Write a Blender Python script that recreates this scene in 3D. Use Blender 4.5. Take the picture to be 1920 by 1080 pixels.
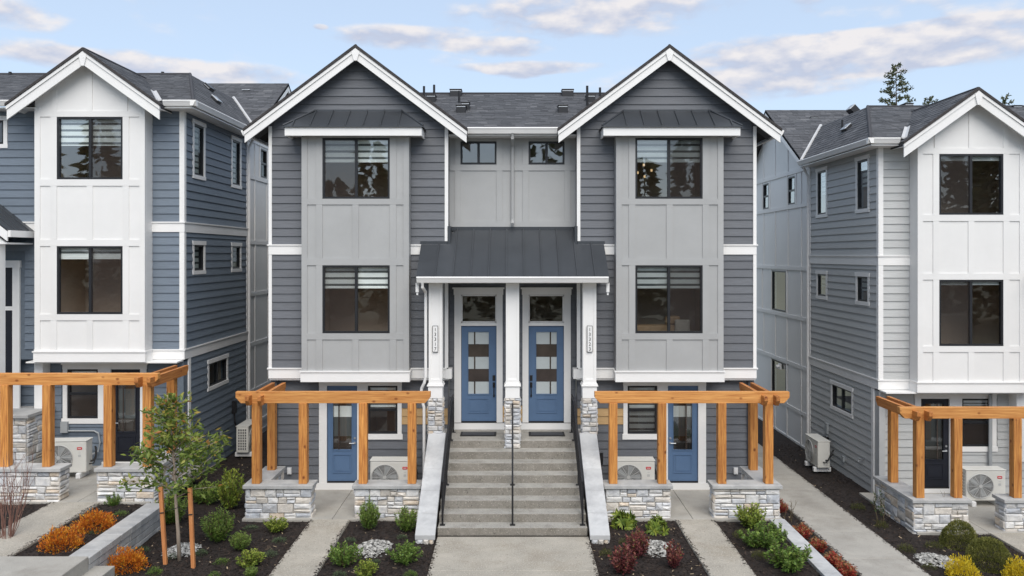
import bpy, bmesh, math, random
from mathutils import Vector, Matrix, noise
R = math.radians
random.seed(11)
for o in list(bpy.data.objects): bpy.data.objects.remove(o)
sc = bpy.context.scene
col = sc.collection

# ------------------------------------------------------------------ camera
CAMY, CAMZ, FPX = -20.08, 5.85, 1526.0
cd = bpy.data.cameras.new('camera'); cam = bpy.data.objects.new('camera', cd); col.objects.link(cam)
cam.location = (0, CAMY, CAMZ); cam.rotation_euler = (R(90), 0, 0)
cd.sensor_width = 36; cd.lens = FPX/1920*36; cd.shift_y = -62/1920; cd.shift_x = -1/1920
cd.clip_end = 2000; cd.clip_start = .1
sc.camera = cam
# ------------------------------------------------------------------ exposure
sc.view_settings.view_transform = 'Standard'; sc.view_settings.look = 'None'
sc.view_settings.gamma = 1; sc.view_settings.use_curve_mapping = False
sc.view_settings.exposure = 0.86
# ------------------------------------------------------------------ sun
SUN_EL, SUN_AZ = R(50), R(170)           # azimuth measured from +Y towards +X
sd = bpy.data.lights.new('sun', 'SUN'); sun = bpy.data.objects.new('sun', sd); col.objects.link(sun)
sd.energy = 1.8; sd.angle = R(52); sd.color = (1, .94, .86)
sv = Vector((math.sin(SUN_AZ)*math.cos(SUN_EL), math.cos(SUN_AZ)*math.cos(SUN_EL), math.sin(SUN_EL)))
sun.rotation_euler = sv.to_track_quat('Z', 'Y').to_euler(); sun.location = sv*60
# ------------------------------------------------------------------ world: Nishita sky with broken cloud
def make_world():
    w = bpy.data.worlds.new('World'); sc.world = w; w.use_nodes = True
    nt = w.node_tree; nt.nodes.clear(); N = nt.nodes.new; L = nt.links.new
    out = N('ShaderNodeOutputWorld'); bg = N('ShaderNodeBackground'); bg.inputs[1].default_value = .13
    sky = N('ShaderNodeTexSky'); sky.sky_type = 'NISHITA'; sky.sun_disc = False
    sky.sun_elevation = SUN_EL; sky.sun_rotation = SUN_AZ; sky.air_density = 1.0; sky.dust_density = 1.2; sky.ozone_density = 1.6
    tc = N('ShaderNodeTexCoord'); sx = N('ShaderNodeSeparateXYZ'); L(tc.outputs['Generated'], sx.inputs[0])
    def m(op, a, b=None, c=None, clamp=False):
        n = N('ShaderNodeMath'); n.operation = op; n.use_clamp = clamp
        for i, v in enumerate((a, b, c)):
            if v is None: continue
            if isinstance(v, (int, float)): n.inputs[i].default_value = v
            else: L(v, n.inputs[i])
        return n.outputs[0]
    az = m('ARCTAN2', sx.outputs[0], sx.outputs[1]); el = m('ARCSINE', sx.outputs[2])
    cmb = N('ShaderNodeCombineXYZ'); L(az, cmb.inputs[0]); L(m('MULTIPLY', el, 2.2), cmb.inputs[1])
    def nz(scale, det, rough, off=0, dy=0):
        mp = N('ShaderNodeMapping'); L(cmb.outputs[0], mp.inputs[0]); mp.inputs[1].default_value = (off, off*1.7+dy*.22, off*.3)
        n = N('ShaderNodeTexNoise'); n.inputs['Scale'].default_value = scale; n.inputs['Detail'].default_value = det
        n.inputs['Roughness'].default_value = rough; L(mp.outputs[0], n.inputs['Vector']); return n.outputs[0]
    n1 = nz(19, 9, .53); n1b = nz(19, 5, .5, 0, .11); n1c = nz(19, 5, .5, 0, 0); n2 = nz(9, 5, .5, 3.1); n3 = nz(4.2, 5, .5, 7.7)
    clouds = [(1110,24,250,42),(760,70,150,20),(935,90,95,17),(30,28,75,22),(60,98,100,20),(255,118,120,20),(440,142,130,22),
              (1470,92,170,24),(1650,88,150,18),(1850,62,130,42),(1700,58,190,13),(1400,150,260,34),(1000,126,150,11),(1590,125,190,16),(600,50,14,5),(975,135,60,12)]
    W = None; V = None
    for cx, cy, hw, hh in clouds:
        a0 = math.atan((cx-961)/FPX); e0 = math.atan((478-cy)/FPX*math.cos(a0)); ha = hw/FPX*1.25; he = hh/FPX*1.35
        dx = m('MULTIPLY', m('SUBTRACT', az, a0), 1/ha); dy = m('MULTIPLY', m('SUBTRACT', el, e0), 1/he)
        d = m('ADD', m('MULTIPLY', dx, dx), m('MULTIPLY', dy, dy))
        wgt = m('MAXIMUM', m('SUBTRACT', 1.0, d), 0.0)
        v = m('MULTIPLY', wgt, dy)
        W = wgt if W is None else m('ADD', W, wgt); V = v if V is None else m('ADD', V, v)
    Vn = m('DIVIDE', V, m('MAXIMUM', W, .05))
    gen = m('MULTIPLY', m('SUBTRACT', n3, .52), 3.2)                       # the rest of the sky: same scattered cover
    base = m('MAXIMUM', m('MINIMUM', W, 1.0), m('MINIMUM', m('MAXIMUM', gen, 0.0), .8))
    dens = m('ADD', m('MULTIPLY', base, .95), m('MULTIPLY', m('SUBTRACT', n1, .5), 2.1))
    mr = N('ShaderNodeMapRange'); mr.interpolation_type = 'SMOOTHSTEP'; L(dens, mr.inputs[0])
    mr.inputs[1].default_value = .12; mr.inputs[2].default_value = .95
    cov = m('MULTIPLY', mr.outputs[0], m('MINIMUM', m('MULTIPLY', base, 2.2), 1.0))
    lit = m('ADD', m('MULTIPLY', Vn, .5), m('ADD', m('MULTIPLY', m('SUBTRACT', n1c, n1b), 3.2), m('ADD', m('MULTIPLY', m('SUBTRACT', n2, .5), 1.6), .45)), clamp=True)
    cc = N('ShaderNodeMix'); cc.data_type = 'RGBA'; L(lit, cc.inputs[0])
    cc.inputs[6].default_value = (2.35, 2.55, 3.15, 1); cc.inputs[7].default_value = (3.8, 3.65, 3.65, 1)
    # thin bright veil low over the horizon comes from the sky model; soften it a touch with even haze
    hz = N('ShaderNodeMix'); hz.data_type = 'RGBA'; hz.inputs[0].default_value = .68
    L(sky.outputs[0], hz.inputs[6]); hz.inputs[7].default_value = (2.65, 3.1, 3.7, 1)
    mx = N('ShaderNodeMix'); mx.data_type = 'RGBA'; L(m('MULTIPLY', cov, .93), mx.inputs[0]); L(hz.outputs[2], mx.inputs[6]); L(cc.outputs[2], mx.inputs[7])
    L(mx.outputs[2], bg.inputs[0]); L(bg.outputs[0], out.inputs[0])
make_world()

# ================================================================== helpers
def gp(px, py, z=0.0):
    """ground point seen at photo pixel, on the level z"""
    s = (py-478)/(CAMZ-z); return Vector(((px-961)/s, FPX/s+CAMY, z))
class Fr:
    """a wall frame: a runs along the wall, n out of it, z up"""
    def __init__(s, o, ex, n): s.o = Vector(o); s.ex = Vector(ex); s.n = Vector(n)
    def p(s, a, n, z): return s.o + s.ex*a + s.n*n + Vector((0, 0, z))
    def at(s, a, n, z): return Fr(s.p(a, n, z), s.ex, s.n)
class MB:
    def __init__(s): s.v = []; s.f = []; s.t = []
    def face(s, pts, t=0.0):
        i = len(s.v); s.v += [tuple(p) for p in pts]; s.f.append(tuple(range(i, i+len(pts)))); s.t.append(t)
    def hexa(s, p, t=0.0):
        i = len(s.v); s.v += [tuple(q) for q in p]
        for q in ((3,2,1,0),(4,5,6,7),(0,1,5,4),(1,2,6,5),(2,3,7,6),(3,0,4,7)): s.f.append(tuple(i+k for k in q)); s.t.append(t)
        return s
    def box(s, x0, x1, y0, y1, z0, z1, t=0.0):
        return s.hexa([(x0,y0,z0),(x1,y0,z0),(x1,y1,z0),(x0,y1,z0),(x0,y0,z1),(x1,y0,z1),(x1,y1,z1),(x0,y1,z1)], t)
    def fbox(s, F, a0, a1, n0, n1, z0, z1, t=0.0):
        P = F.p; return s.hexa([P(a0,n1,z0),P(a1,n1,z0),P(a1,n0,z0),P(a0,n0,z0),P(a0,n1,z1),P(a1,n1,z1),P(a1,n0,z1),P(a0,n0,z1)], t)
    def prism(s, F, poly, n0, n1, t=0.0):
        k = len(poly); i = len(s.v)
        s.v += [tuple(F.p(a, n1, z)) for a, z in poly] + [tuple(F.p(a, n0, z)) for a, z in poly]
        s.f.append(tuple(range(i, i+k))); s.f.append(tuple(range(i+2*k-1, i+k-1, -1))); s.t += [t, t]
        for q in range(k):
            r = (q+1) % k; s.f.append((i+q, i+k+q, i+k+r, i+r)); s.t.append(t)
        return s
    def tube(s, path, r, seg=8, r2=None, t=0.0, cap=True):
        path = [Vector(p) for p in path]; n = len(path); i0 = len(s.v)
        for k, p in enumerate(path):
            d = (path[min(k+1, n-1)] - path[max(k-1, 0)]).normalized()
            u = d.cross(Vector((0,0,1)) if abs(d.z) < .9 else Vector((1,0,0))).normalized(); w = d.cross(u)
            rr = r if r2 is None else r + (r2-r)*k/(n-1)
            for q in range(seg):
                a = 2*math.pi*q/seg; s.v.append(tuple(p + u*math.cos(a)*rr + w*math.sin(a)*rr))
        for k in range(n-1):
            for q in range(seg):
                r_ = (q+1) % seg; s.f.append((i0+k*seg+q, i0+k*seg+r_, i0+(k+1)*seg+r_, i0+(k+1)*seg+q)); s.t.append(t)
        if cap:
            s.f.append(tuple(i0+q for q in range(seg-1, -1, -1))); s.f.append(tuple(i0+(n-1)*seg+q for q in range(seg))); s.t += [t, t]
        return s
    def leaf(s, p, d, L, W, t, up=None):
        d = d.normalized(); u = up or Vector((random.gauss(0,1), random.gauss(0,1), random.gauss(0,1)))
        sd_ = d.cross(u)
        if sd_.length < 1e-4: sd_ = d.cross(Vector((1,0,0)))
        sd_.normalize(); nn = sd_.cross(d)
        m_ = p + d*L*.45 - nn*L*.06
        s.face((p, m_ + sd_*W*.5, p + d*L, m_ - sd_*W*.5), t)
    def mesh(s, name, smooth=False):
        me = bpy.data.meshes.new(name); me.from_pydata(s.v, [], s.f)
        if any(s.t):
            at = me.attributes.new('tint', 'FLOAT', 'FACE'); at.data.foreach_set('value', s.t)
        if smooth: me.shade_smooth()
        return me
    def build(s, name, mat, parent=None, smooth=False, bevel=0, kind=None, label=None):
        return link(name, s.mesh(name, smooth), mat, parent, bevel, kind, label)
def link(name, me, mat, parent=None, bevel=0, kind=None, label=None):
    if mat is not None and not me.materials: me.materials.append(mat)
    o = bpy.data.objects.new(name, me); col.objects.link(o)
    if parent is not None: o.parent = parent
    if bevel:
        b = o.modifiers.new('bevel', 'BEVEL'); b.width = bevel; b.segments = 2; b.limit_method = 'ANGLE'
    if kind: o['kind'] = kind
    if label: o['label'] = label
    return o
def empty(name, loc=(0,0,0), rz=0.0):
    o = bpy.data.objects.new(name, None); col.objects.link(o); o.location = loc; o.rotation_euler = (0, 0, rz); o.empty_display_size = .2; return o
def tag(o, label, cat, group=None, kind=None):
    o['label'] = label; o['category'] = cat
    if group: o['group'] = group
    if kind: o['kind'] = kind
    return o
def struct(o, label=None):
    o['kind'] = 'structure'
    if label: o['label'] = label
    return o
def jit(a): return random.uniform(-a, a)

# ================================================================== materials
def mat(name, rgb, rough=.6, var=.08, scale=3.0, bump=0.0, bscale=40.0, stretch=(1,1,1), orand=0.0, rgb2=None, metal=0.0, fine=0.0, spec=.4, speck=None, stain=None, tint=None, knots=None):
    m = bpy.data.materials.new(name); m.use_nodes = True; nt = m.node_tree; N = nt.nodes.new; L = nt.links.new
    b = nt.nodes['Principled BSDF']; b.inputs['Roughness'].default_value = rough; b.inputs['Metallic'].default_value = metal
    b.inputs['Specular IOR Level'].default_value = spec
    tc = N('ShaderNodeTexCoord'); mp = N('ShaderNodeMapping'); mp.inputs['Scale'].default_value = stretch; L(tc.outputs['Object'], mp.inputs[0])
    def noise_(sc_, det=5, r_=.6, vec=None):
        n = N('ShaderNodeTexNoise'); n.inputs['Scale'].default_value = sc_; n.inputs['Detail'].default_value = det; n.inputs['Roughness'].default_value = r_
        L(vec or mp.outputs[0], n.inputs['Vector']); return n.outputs[0]
    def mixc(f, a, c, mode='MIX'):
        x = N('ShaderNodeMix'); x.data_type = 'RGBA'; x.blend_type = mode
        for i, q in ((0, f), (6, a), (7, c)):
            if isinstance(q, (int, float)): x.inputs[i].default_value = q
            elif isinstance(q, tuple): x.inputs[i].default_value = q if len(q) == 4 else (*q, 1)
            else: L(q, x.inputs[i])
        return x.outputs[2]
    def ramp(v, lo, hi):
        r_ = N('ShaderNodeMapRange'); r_.inputs[1].default_value = lo; r_.inputs[2].default_value = hi; L(v, r_.inputs[0]); return r_.outputs[0]
    lo = rgb if rgb2 else tuple(c*(1-var) for c in rgb); hi = rgb2 if rgb2 else tuple(c*(1+var) for c in rgb)
    n1 = noise_(scale)
    c = mixc(ramp(n1, .3, .7), lo, hi)
    if tint:
        at = N('ShaderNodeAttribute'); at.attribute_name = 'tint'
        cr = N('ShaderNodeValToRGB'); L(at.outputs['Fac'], cr.inputs[0]); els = cr.color_ramp.elements
        for i, (p, q) in enumerate(tint):
            e = els[i] if i < 2 else els.new(p)
            e.position = p; e.color = (*q, 1)
        c = cr.outputs[0]
    if stain:
        c = mixc(ramp(noise_(stain[1], 6, .65, tc.outputs['Object']), .48, .72), c, tuple(x for x in stain[0]))
    if speck:
        c = mixc(ramp(noise_(speck[1], 3, .7, tc.outputs['Object']), speck[2], speck[2]+.12), c, speck[0])
        c = mixc(ramp(noise_(speck[1]*.6, 3, .7, tc.outputs['Object']), .60, .7), c, tuple(x*.45 for x in rgb))
    if knots:
        vo = N('ShaderNodeTexVoronoi'); vo.inputs['Scale'].default_value = knots[1]; mk = N('ShaderNodeMapping'); mk.inputs['Scale'].default_value = knots[2]; L(tc.outputs['Object'], mk.inputs[0]); L(mk.outputs[0], vo.inputs['Vector'])
        c = mixc(ramp(vo.outputs['Distance'], .16, .06), c, knots[0])
    if orand:
        oi = N('ShaderNodeObjectInfo'); mrr = N('ShaderNodeMapRange'); mrr.inputs[3].default_value = 1-orand; mrr.inputs[4].default_value = 1+orand
        L(oi.outputs['Random'], mrr.inputs[0]); hv = N('ShaderNodeHueSaturation'); L(mrr.outputs[0], hv.inputs['Value']); L(c, hv.inputs['Color']); c = hv.outputs[0]
    L(c, b.inputs['Base Color'])
    if bump:
        bp = N('ShaderNodeBump'); bp.inputs['Strength'].default_value = bump; bp.inputs['Distance'].default_value = .02
        L(noise_(bscale, 6, .65), bp.inputs['Height']); L(bp.outputs[0], b.inputs['Normal'])
    return m
def leafmat(name, tint, rough=.5):
    m = mat(name, (.1,.2,.05), rough, tint=tint, spec=.35)
    nt = m.node_tree; b = nt.nodes['Principled BSDF']; src = b.inputs['Base Color'].links[0].from_socket
    tr = nt.nodes.new('ShaderNodeBsdfTranslucent'); nt.links.new(src, tr.inputs[0])
    mx = nt.nodes.new('ShaderNodeMixShader'); mx.inputs[0].default_value = .25
    out = nt.nodes['Material Output']; nt.links.new(b.outputs[0], mx.inputs[1]); nt.links.new(tr.outputs[0], mx.inputs[2]); nt.links.new(mx.outputs[0], out.inputs[0])
    return m
def glassmat(name, tintc, base, gain):
    m = bpy.data.materials.new(name); m.use_nodes = True; nt = m.node_tree; nt.nodes.clear(); N = nt.nodes.new; L = nt.links.new
    o = N('ShaderNodeOutputMaterial'); mx = N('ShaderNodeMixShader'); t = N('ShaderNodeBsdfTransparent'); g = N('ShaderNodeBsdfGlossy')
    t.inputs[0].default_value = (*tintc, 1); g.inputs['Roughness'].default_value = .012; g.inputs[0].default_value = (.95,.98,1,1)
    f = N('ShaderNodeFresnel'); f.inputs[0].default_value = 1.5; ml = N('ShaderNodeMath'); ml.operation = 'MULTIPLY_ADD'
    ml.inputs[1].default_value = gain; ml.inputs[2].default_value = base; ml.use_clamp = True; L(f.outputs[0], ml.inputs[0]); L(ml.outputs[0], mx.inputs[0])
    tc = N('ShaderNodeTexCoord'); nz = N('ShaderNodeTexNoise'); nz.inputs['Scale'].default_value = 1.6; nz.inputs['Detail'].default_value = 1
    bp = N('ShaderNodeBump'); bp.inputs['Strength'].default_value = .02; bp.inputs['Distance'].default_value = .02
    L(tc.outputs['Object'], nz.inputs['Vector']); L(nz.outputs[0], bp.inputs['Height']); L(bp.outputs[0], g.inputs['Normal'])
    L(t.outputs[0], mx.inputs[1]); L(g.outputs[0], mx.inputs[2]); L(mx.outputs[0], o.inputs[0]); return m
def screenmat():
    m = bpy.data.materials.new('insect_screen'); m.use_nodes = True; nt = m.node_tree; nt.nodes.clear(); N = nt.nodes.new; L = nt.links.new
    o = N('ShaderNodeOutputMaterial'); mx = N('ShaderNodeMixShader'); t = N('ShaderNodeBsdfTransparent'); d = N('ShaderNodeBsdfDiffuse')
    d.inputs[0].default_value = (.055, .047, .045, 1); mx.inputs[0].default_value = .34
    L(t.outputs[0], mx.inputs[1]); L(d.outputs[0], mx.inputs[2]); L(mx.outputs[0], o.inputs[0]); return m
def emis(name, rgb, st):
    m = bpy.data.materials.new(name); m.use_nodes = True; b = m.node_tree.nodes['Principled BSDF']
    b.inputs['Base Color'].default_value = (*rgb, 1); b.inputs['Emission Color'].default_value = (*rgb, 1); b.inputs['Emission Strength'].default_value = st; return m
G = (3, 3, 45)        # grain running along a wall
CHAR = mat('charcoal_siding', (.130,.138,.153), .55, .13, 2.2, .22, 7, (1.2,1.2,26), .07)
CHARW = mat('charcoal_wall', (.11,.112,.125), .7, .1)
BLUE = mat('slate_blue_siding', (.150,.184,.226), .55, .12, 2.2, .22, 7, (1.2,1.2,26), .06)
BLUEW = mat('slate_blue_wall', (.13,.16,.195), .7, .1)
LGREY = mat('pale_grey_siding', (.46,.47,.465), .55, .08, 2.2, .2, 7, (1.2,1.2,26), .05)
LGREYW = mat('pale_grey_wall', (.42,.43,.43), .7, .08)
BAYG = mat('bay_grey_paint', (.375,.38,.378), .5, .05, 1.3, .08, 60, (1,1,1), .02)
WHITE = mat('white_trim_paint', (.79,.785,.77), .45, .03, 1.5, .05, 50, (1,1,1), .02)
WPANEL = mat('white_panel_paint', (.75,.745,.73), .5, .03, 1.2, .06, 60, (1,1,1), .02)
BLACK = mat('black_frame', (.018,.019,.022), .4, .1)
IRON = mat('black_iron', (.016,.016,.018), .42, .2, 8, .1, 80)
METAL = mat('charcoal_roof_metal', (.052,.058,.066), .42, .12, 1.1, .03, 9, (1,1,1), .07, metal=.25, spec=.5)
DOORB = mat('blue_door_paint', (.10,.168,.285), .38, .06, 2, .04, 30)
DOORK = mat('black_door_paint', (.016,.018,.026), .35, .1)
TAN = mat('tan_primed_siding', (.50,.33,.16), .6, .1, 2, .2, 8, (1,1,25), .05)
CEDZ = mat('cedar_post', (.34,.11,.026), .6, .1, 2.6, .5, 6, (14,14,.8), .18, rgb2=(.72,.34,.09), knots=((.20,.06,.015), 4.2, (1,1,.7)))
CEDX = mat('cedar_beam', (.44,.16,.036), .6, .1, 2.6, .5, 6, (.6,14,14), .12, rgb2=(.77,.385,.118), knots=((.28,.09,.02), 4.2, (.7,1,1)))
CEDY = mat('cedar_joist', (.30,.095,.025), .6, .1, 2.0, .4, 6, (16,.7,16), .14, rgb2=(.54,.23,.06), knots=((.18,.05,.015), 4.2, (1,.7,1)))
STAKE = mat('stake_wood', (.42,.15,.05), .65, .1, 2.0, .3, 6, (14,14,1), .1, rgb2=(.58,.26,.10))
CONC = mat('broom_concrete', (.365,.348,.312), .85, .14, 1.2, .3, 140, stain=((.27,.252,.222),1.1), speck=((.46,.44,.40),90,.58))
AGG = mat('exposed_aggregate', (.40,.372,.318), .9, .16, 1.5, 1.0, 60, stain=((.31,.275,.22),.9), speck=((.60,.55,.47),40,.54))
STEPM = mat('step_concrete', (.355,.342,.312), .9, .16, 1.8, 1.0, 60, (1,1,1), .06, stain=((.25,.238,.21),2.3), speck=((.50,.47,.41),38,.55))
RISERM = mat('riser_concrete', (.275,.255,.222), .95, .2, 2.2, 1.0, 45, stain=((.20,.183,.155),2.0), speck=((.46,.43,.37),34,.56))
CAP = mat('bluestone_cap', (.46,.465,.465), .7, .1, 2.5, .2, 30, (1,1,1), .07, stain=((.34,.345,.35),2.2))
CAPE = mat('wall_cap_concrete', (.43,.43,.42), .75, .12, 3, .3, 35, (1,1,1), .08, stain=((.29,.295,.30),2.5))
STONES = [mat('ledge_stone_'+n, c, .8, .2, 7, .9, 16, (1,1,1), .14, stain=(d, 9)) for n, c, d in (
    ('cream', (.57,.53,.475), (.48,.46,.43)), ('grey', (.50,.51,.525), (.60,.59,.57)), ('white', (.63,.62,.60), (.52,.53,.545)),
    ('buff', (.56,.47,.37), (.66,.62,.56)), ('blue', (.40,.42,.45), (.62,.62,.62)))]
MORTAR = mat('mortar', (.42,.41,.39), .95, .1, 9, .4, 60)
SHING = mat('asphalt_shingle', (.1,.1,.1), .9, tint=((0,(.042,.044,.050)),(.5,(.095,.098,.106)),(1,(.19,.192,.20))), bump=.5, bscale=160)
SHEDGE = mat('shingle_edge', (.050,.046,.046), .9, .3, 14, .3, 40)
ROOFU = mat('roof_underlay', (.05,.05,.055), .9)
SOIL = mat('mulch', (.012,.009,.008), .95, .4, 9, 1.0, 45, rgb2=(.032,.023,.019))
CHIP = mat('mulch_chip', (.03,.02,.015), .95, tint=((0,(.008,.006,.005)),(.6,(.028,.019,.015)),(.93,(.06,.04,.03)),(1,(.40,.31,.2))))
DIRT = mat('bare_ground', (.16,.155,.11), .95, .2, .3, .5, 5, rgb2=(.21,.20,.14))
ASPH = mat('weathered_asphalt', (.13,.13,.128), .9, .15, .6, .5, 60)
PEB = mat('pebbles', (.5,.5,.5), .7, tint=((0,(.06,.06,.055)),(.5,(.22,.215,.20)),(1,(.52,.51,.48))))
GLASS = glassmat('window_glass', (.95,.97,.96), .05, 1.0)
GLASSU = glassmat('upper_window_glass', (.94,.97,.96), .13, 1.4)
GLASSS = glassmat('side_window_glass', (.84,.88,.86), .03, .45)
SCREEN = screenmat()
FROST = mat('frosted_glass', (.50,.55,.56), .22, .05, 1.5, 0, spec=.6)
CLEAR = mat('dark_clear_glass', (.055,.042,.036), .08, .3, 2, 0, spec=.7)
BLIND = mat('blind_fabric', (.80,.83,.82), .8, .04)
SHEER = mat('blind_sheer', (.10,.11,.112), .8, .06)
ROOM = mat('room_wall', (.52,.42,.34), .9, .06)
ACW = mat('unit_casing', (.66,.65,.60), .45, .04, 2, .02, 60)
ACD = mat('unit_dark', (.11,.11,.11), .6, .1)
ACG = mat('unit_grille', (.50,.50,.48), .45)
REDB = mat('red_badge', (.55,.03,.035), .4)
RUBBER = mat('black_rubber', (.02,.02,.021), .7, .2, 30, .4, 120)
STEEL = mat('flashing', (.42,.44,.46), .4, .1, 3, metal=.6)
STEELP = mat('painted_flashing', (.50,.50,.50), .5, .08, 3)
BARK = mat('young_bark', (.34,.28,.22), .85, .2, 8, .5, 25, (1,1,.3))
TWIG = mat('red_twig', (.21,.11,.085), .7, .2)
BARKD = mat('conifer_bark', (.10,.075,.055), .9, .2, 5, .6, 12)
GREYB = mat('utility_grey', (.34,.36,.37), .5, .05)
WPLAS = mat('white_plastic', (.75,.75,.74), .4, .03)
BULB = emis('warm_bulb', (.8, .55, .28), .55)
SOFA = mat('tan_upholstery', (.50,.34,.21), .9, .1, 8, .3, 60)
SOFAW = mat('cream_upholstery', (.62,.58,.52), .9, .1, 8, .3, 60)

# ================================================================== pieces shared by the houses
E = .203            # lap exposure
def split_rects(rect, holes):
    segs = [rect]
    for (h0, h1, k0, k1) in holes:
        nx = []
        for (a0, a1, z0, z1) in segs:
            if h1 <= a0 or h0 >= a1 or k1 <= z0 or k0 >= z1: nx.append((a0, a1, z0, z1)); continue
            if h0 > a0: nx.append((a0, h0, z0, z1))
            if h1 < a1: nx.append((h1, a1, z0, z1))
            b0, b1 = max(a0, h0), min(a1, h1)
            if k0 > z0: nx.append((b0, b1, z0, k0))
            if k1 < z1: nx.append((b0, b1, k1, z1))
        segs = nx
    return segs
def wall(F, a0, a1, z0, z1, holes, parent, m, n0=-.15, n1=0.0, name='wall'):
    As = sorted({a0, a1, *[min(max(h[i], a0), a1) for h in holes for i in (0, 1)]})
    mb = MB()
    for i in range(len(As)-1):
        x0, x1 = As[i], As[i+1]
        if x1-x0 < 1e-4: continue
        xm = (x0+x1)/2; zz = z0
        for (k0, k1) in sorted((h[2], h[3]) for h in holes if h[0] < xm < h[1]):
            if k0 > zz: mb.fbox(F, x0, x1, n0, n1, zz, k0)
            zz = max(zz, k1)
        if zz < z1: mb.fbox(F, x0, x1, n0, n1, zz, z1)
    return mb.build(name, m, parent)
def lap(F, a0, a1, z0, z1, holes, parent, m, clip=None, tan=None):
    z = z0
    while z < z1 - .02:
        zt = min(z+E, z1)
        nf = lambda q, z=z: .030 - .024*(q-z)/E
        if clip:
            L0, R0 = clip(z); L1, R1 = clip(zt)
            L0 = max(L0, a0); R0 = min(R0, a1); L1 = max(L1, a0); R1 = min(R1, a1)
            rects = split_rects((a0, a1, z, zt), holes)
        else: rects = split_rects((a0, a1, z, zt), holes)
        for (p, q, u, v) in rects:
            if q-p < .025 or v-u < .02: continue
            bl, br, tl, tr = p, q, p, q
            if clip:
                cu, cv = clip(u), clip(v)
                bl, br, tl, tr = max(p, cu[0]), min(q, cu[1]), max(p, cv[0]), min(q, cv[1])
                if br-bl < .03: continue
                if tr < tl: tl = tr = (tl+tr)/2
            P = F.p; b = MB()
            b.hexa([P(bl,nf(u),u),P(br,nf(u),u),P(br,-.004,u),P(bl,-.004,u),P(tl,nf(v),v),P(tr,nf(v),v),P(tr,-.004,v),P(tl,-.004,v)])
            mm = tan if tan and tan is not m and 1.66 < (u+v)/2 < 2.08 and tan_zone(F, (p+q)/2) else m
            b.build('siding_board', mm, parent)
        z = zt
def tan_zone(F, a): return abs(a) < 2.75
def band(F, a0, a1, z0, z1, parent, n=.042, ledge=True, r0=0, r1=0, m=None):
    b = MB(); b.fbox(F, a0, a1, .001, n, z0, z1-.032)
    if ledge: b.fbox(F, a0-r0, a1+r1, .001, n+.022, z1-.032, z1)
    else: b.fbox(F, a0, a1, .001, n, z1-.032, z1)
    return b.build('trim_band', m or WHITE, parent)
def board(F, a0, a1, z0, z1, parent, n0=0.001, n1=.035, m=None, name='trim_board'):
    return MB().fbox(F, a0, a1, n0, n1, z0, z1).build(name, m or WHITE, parent)
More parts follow.
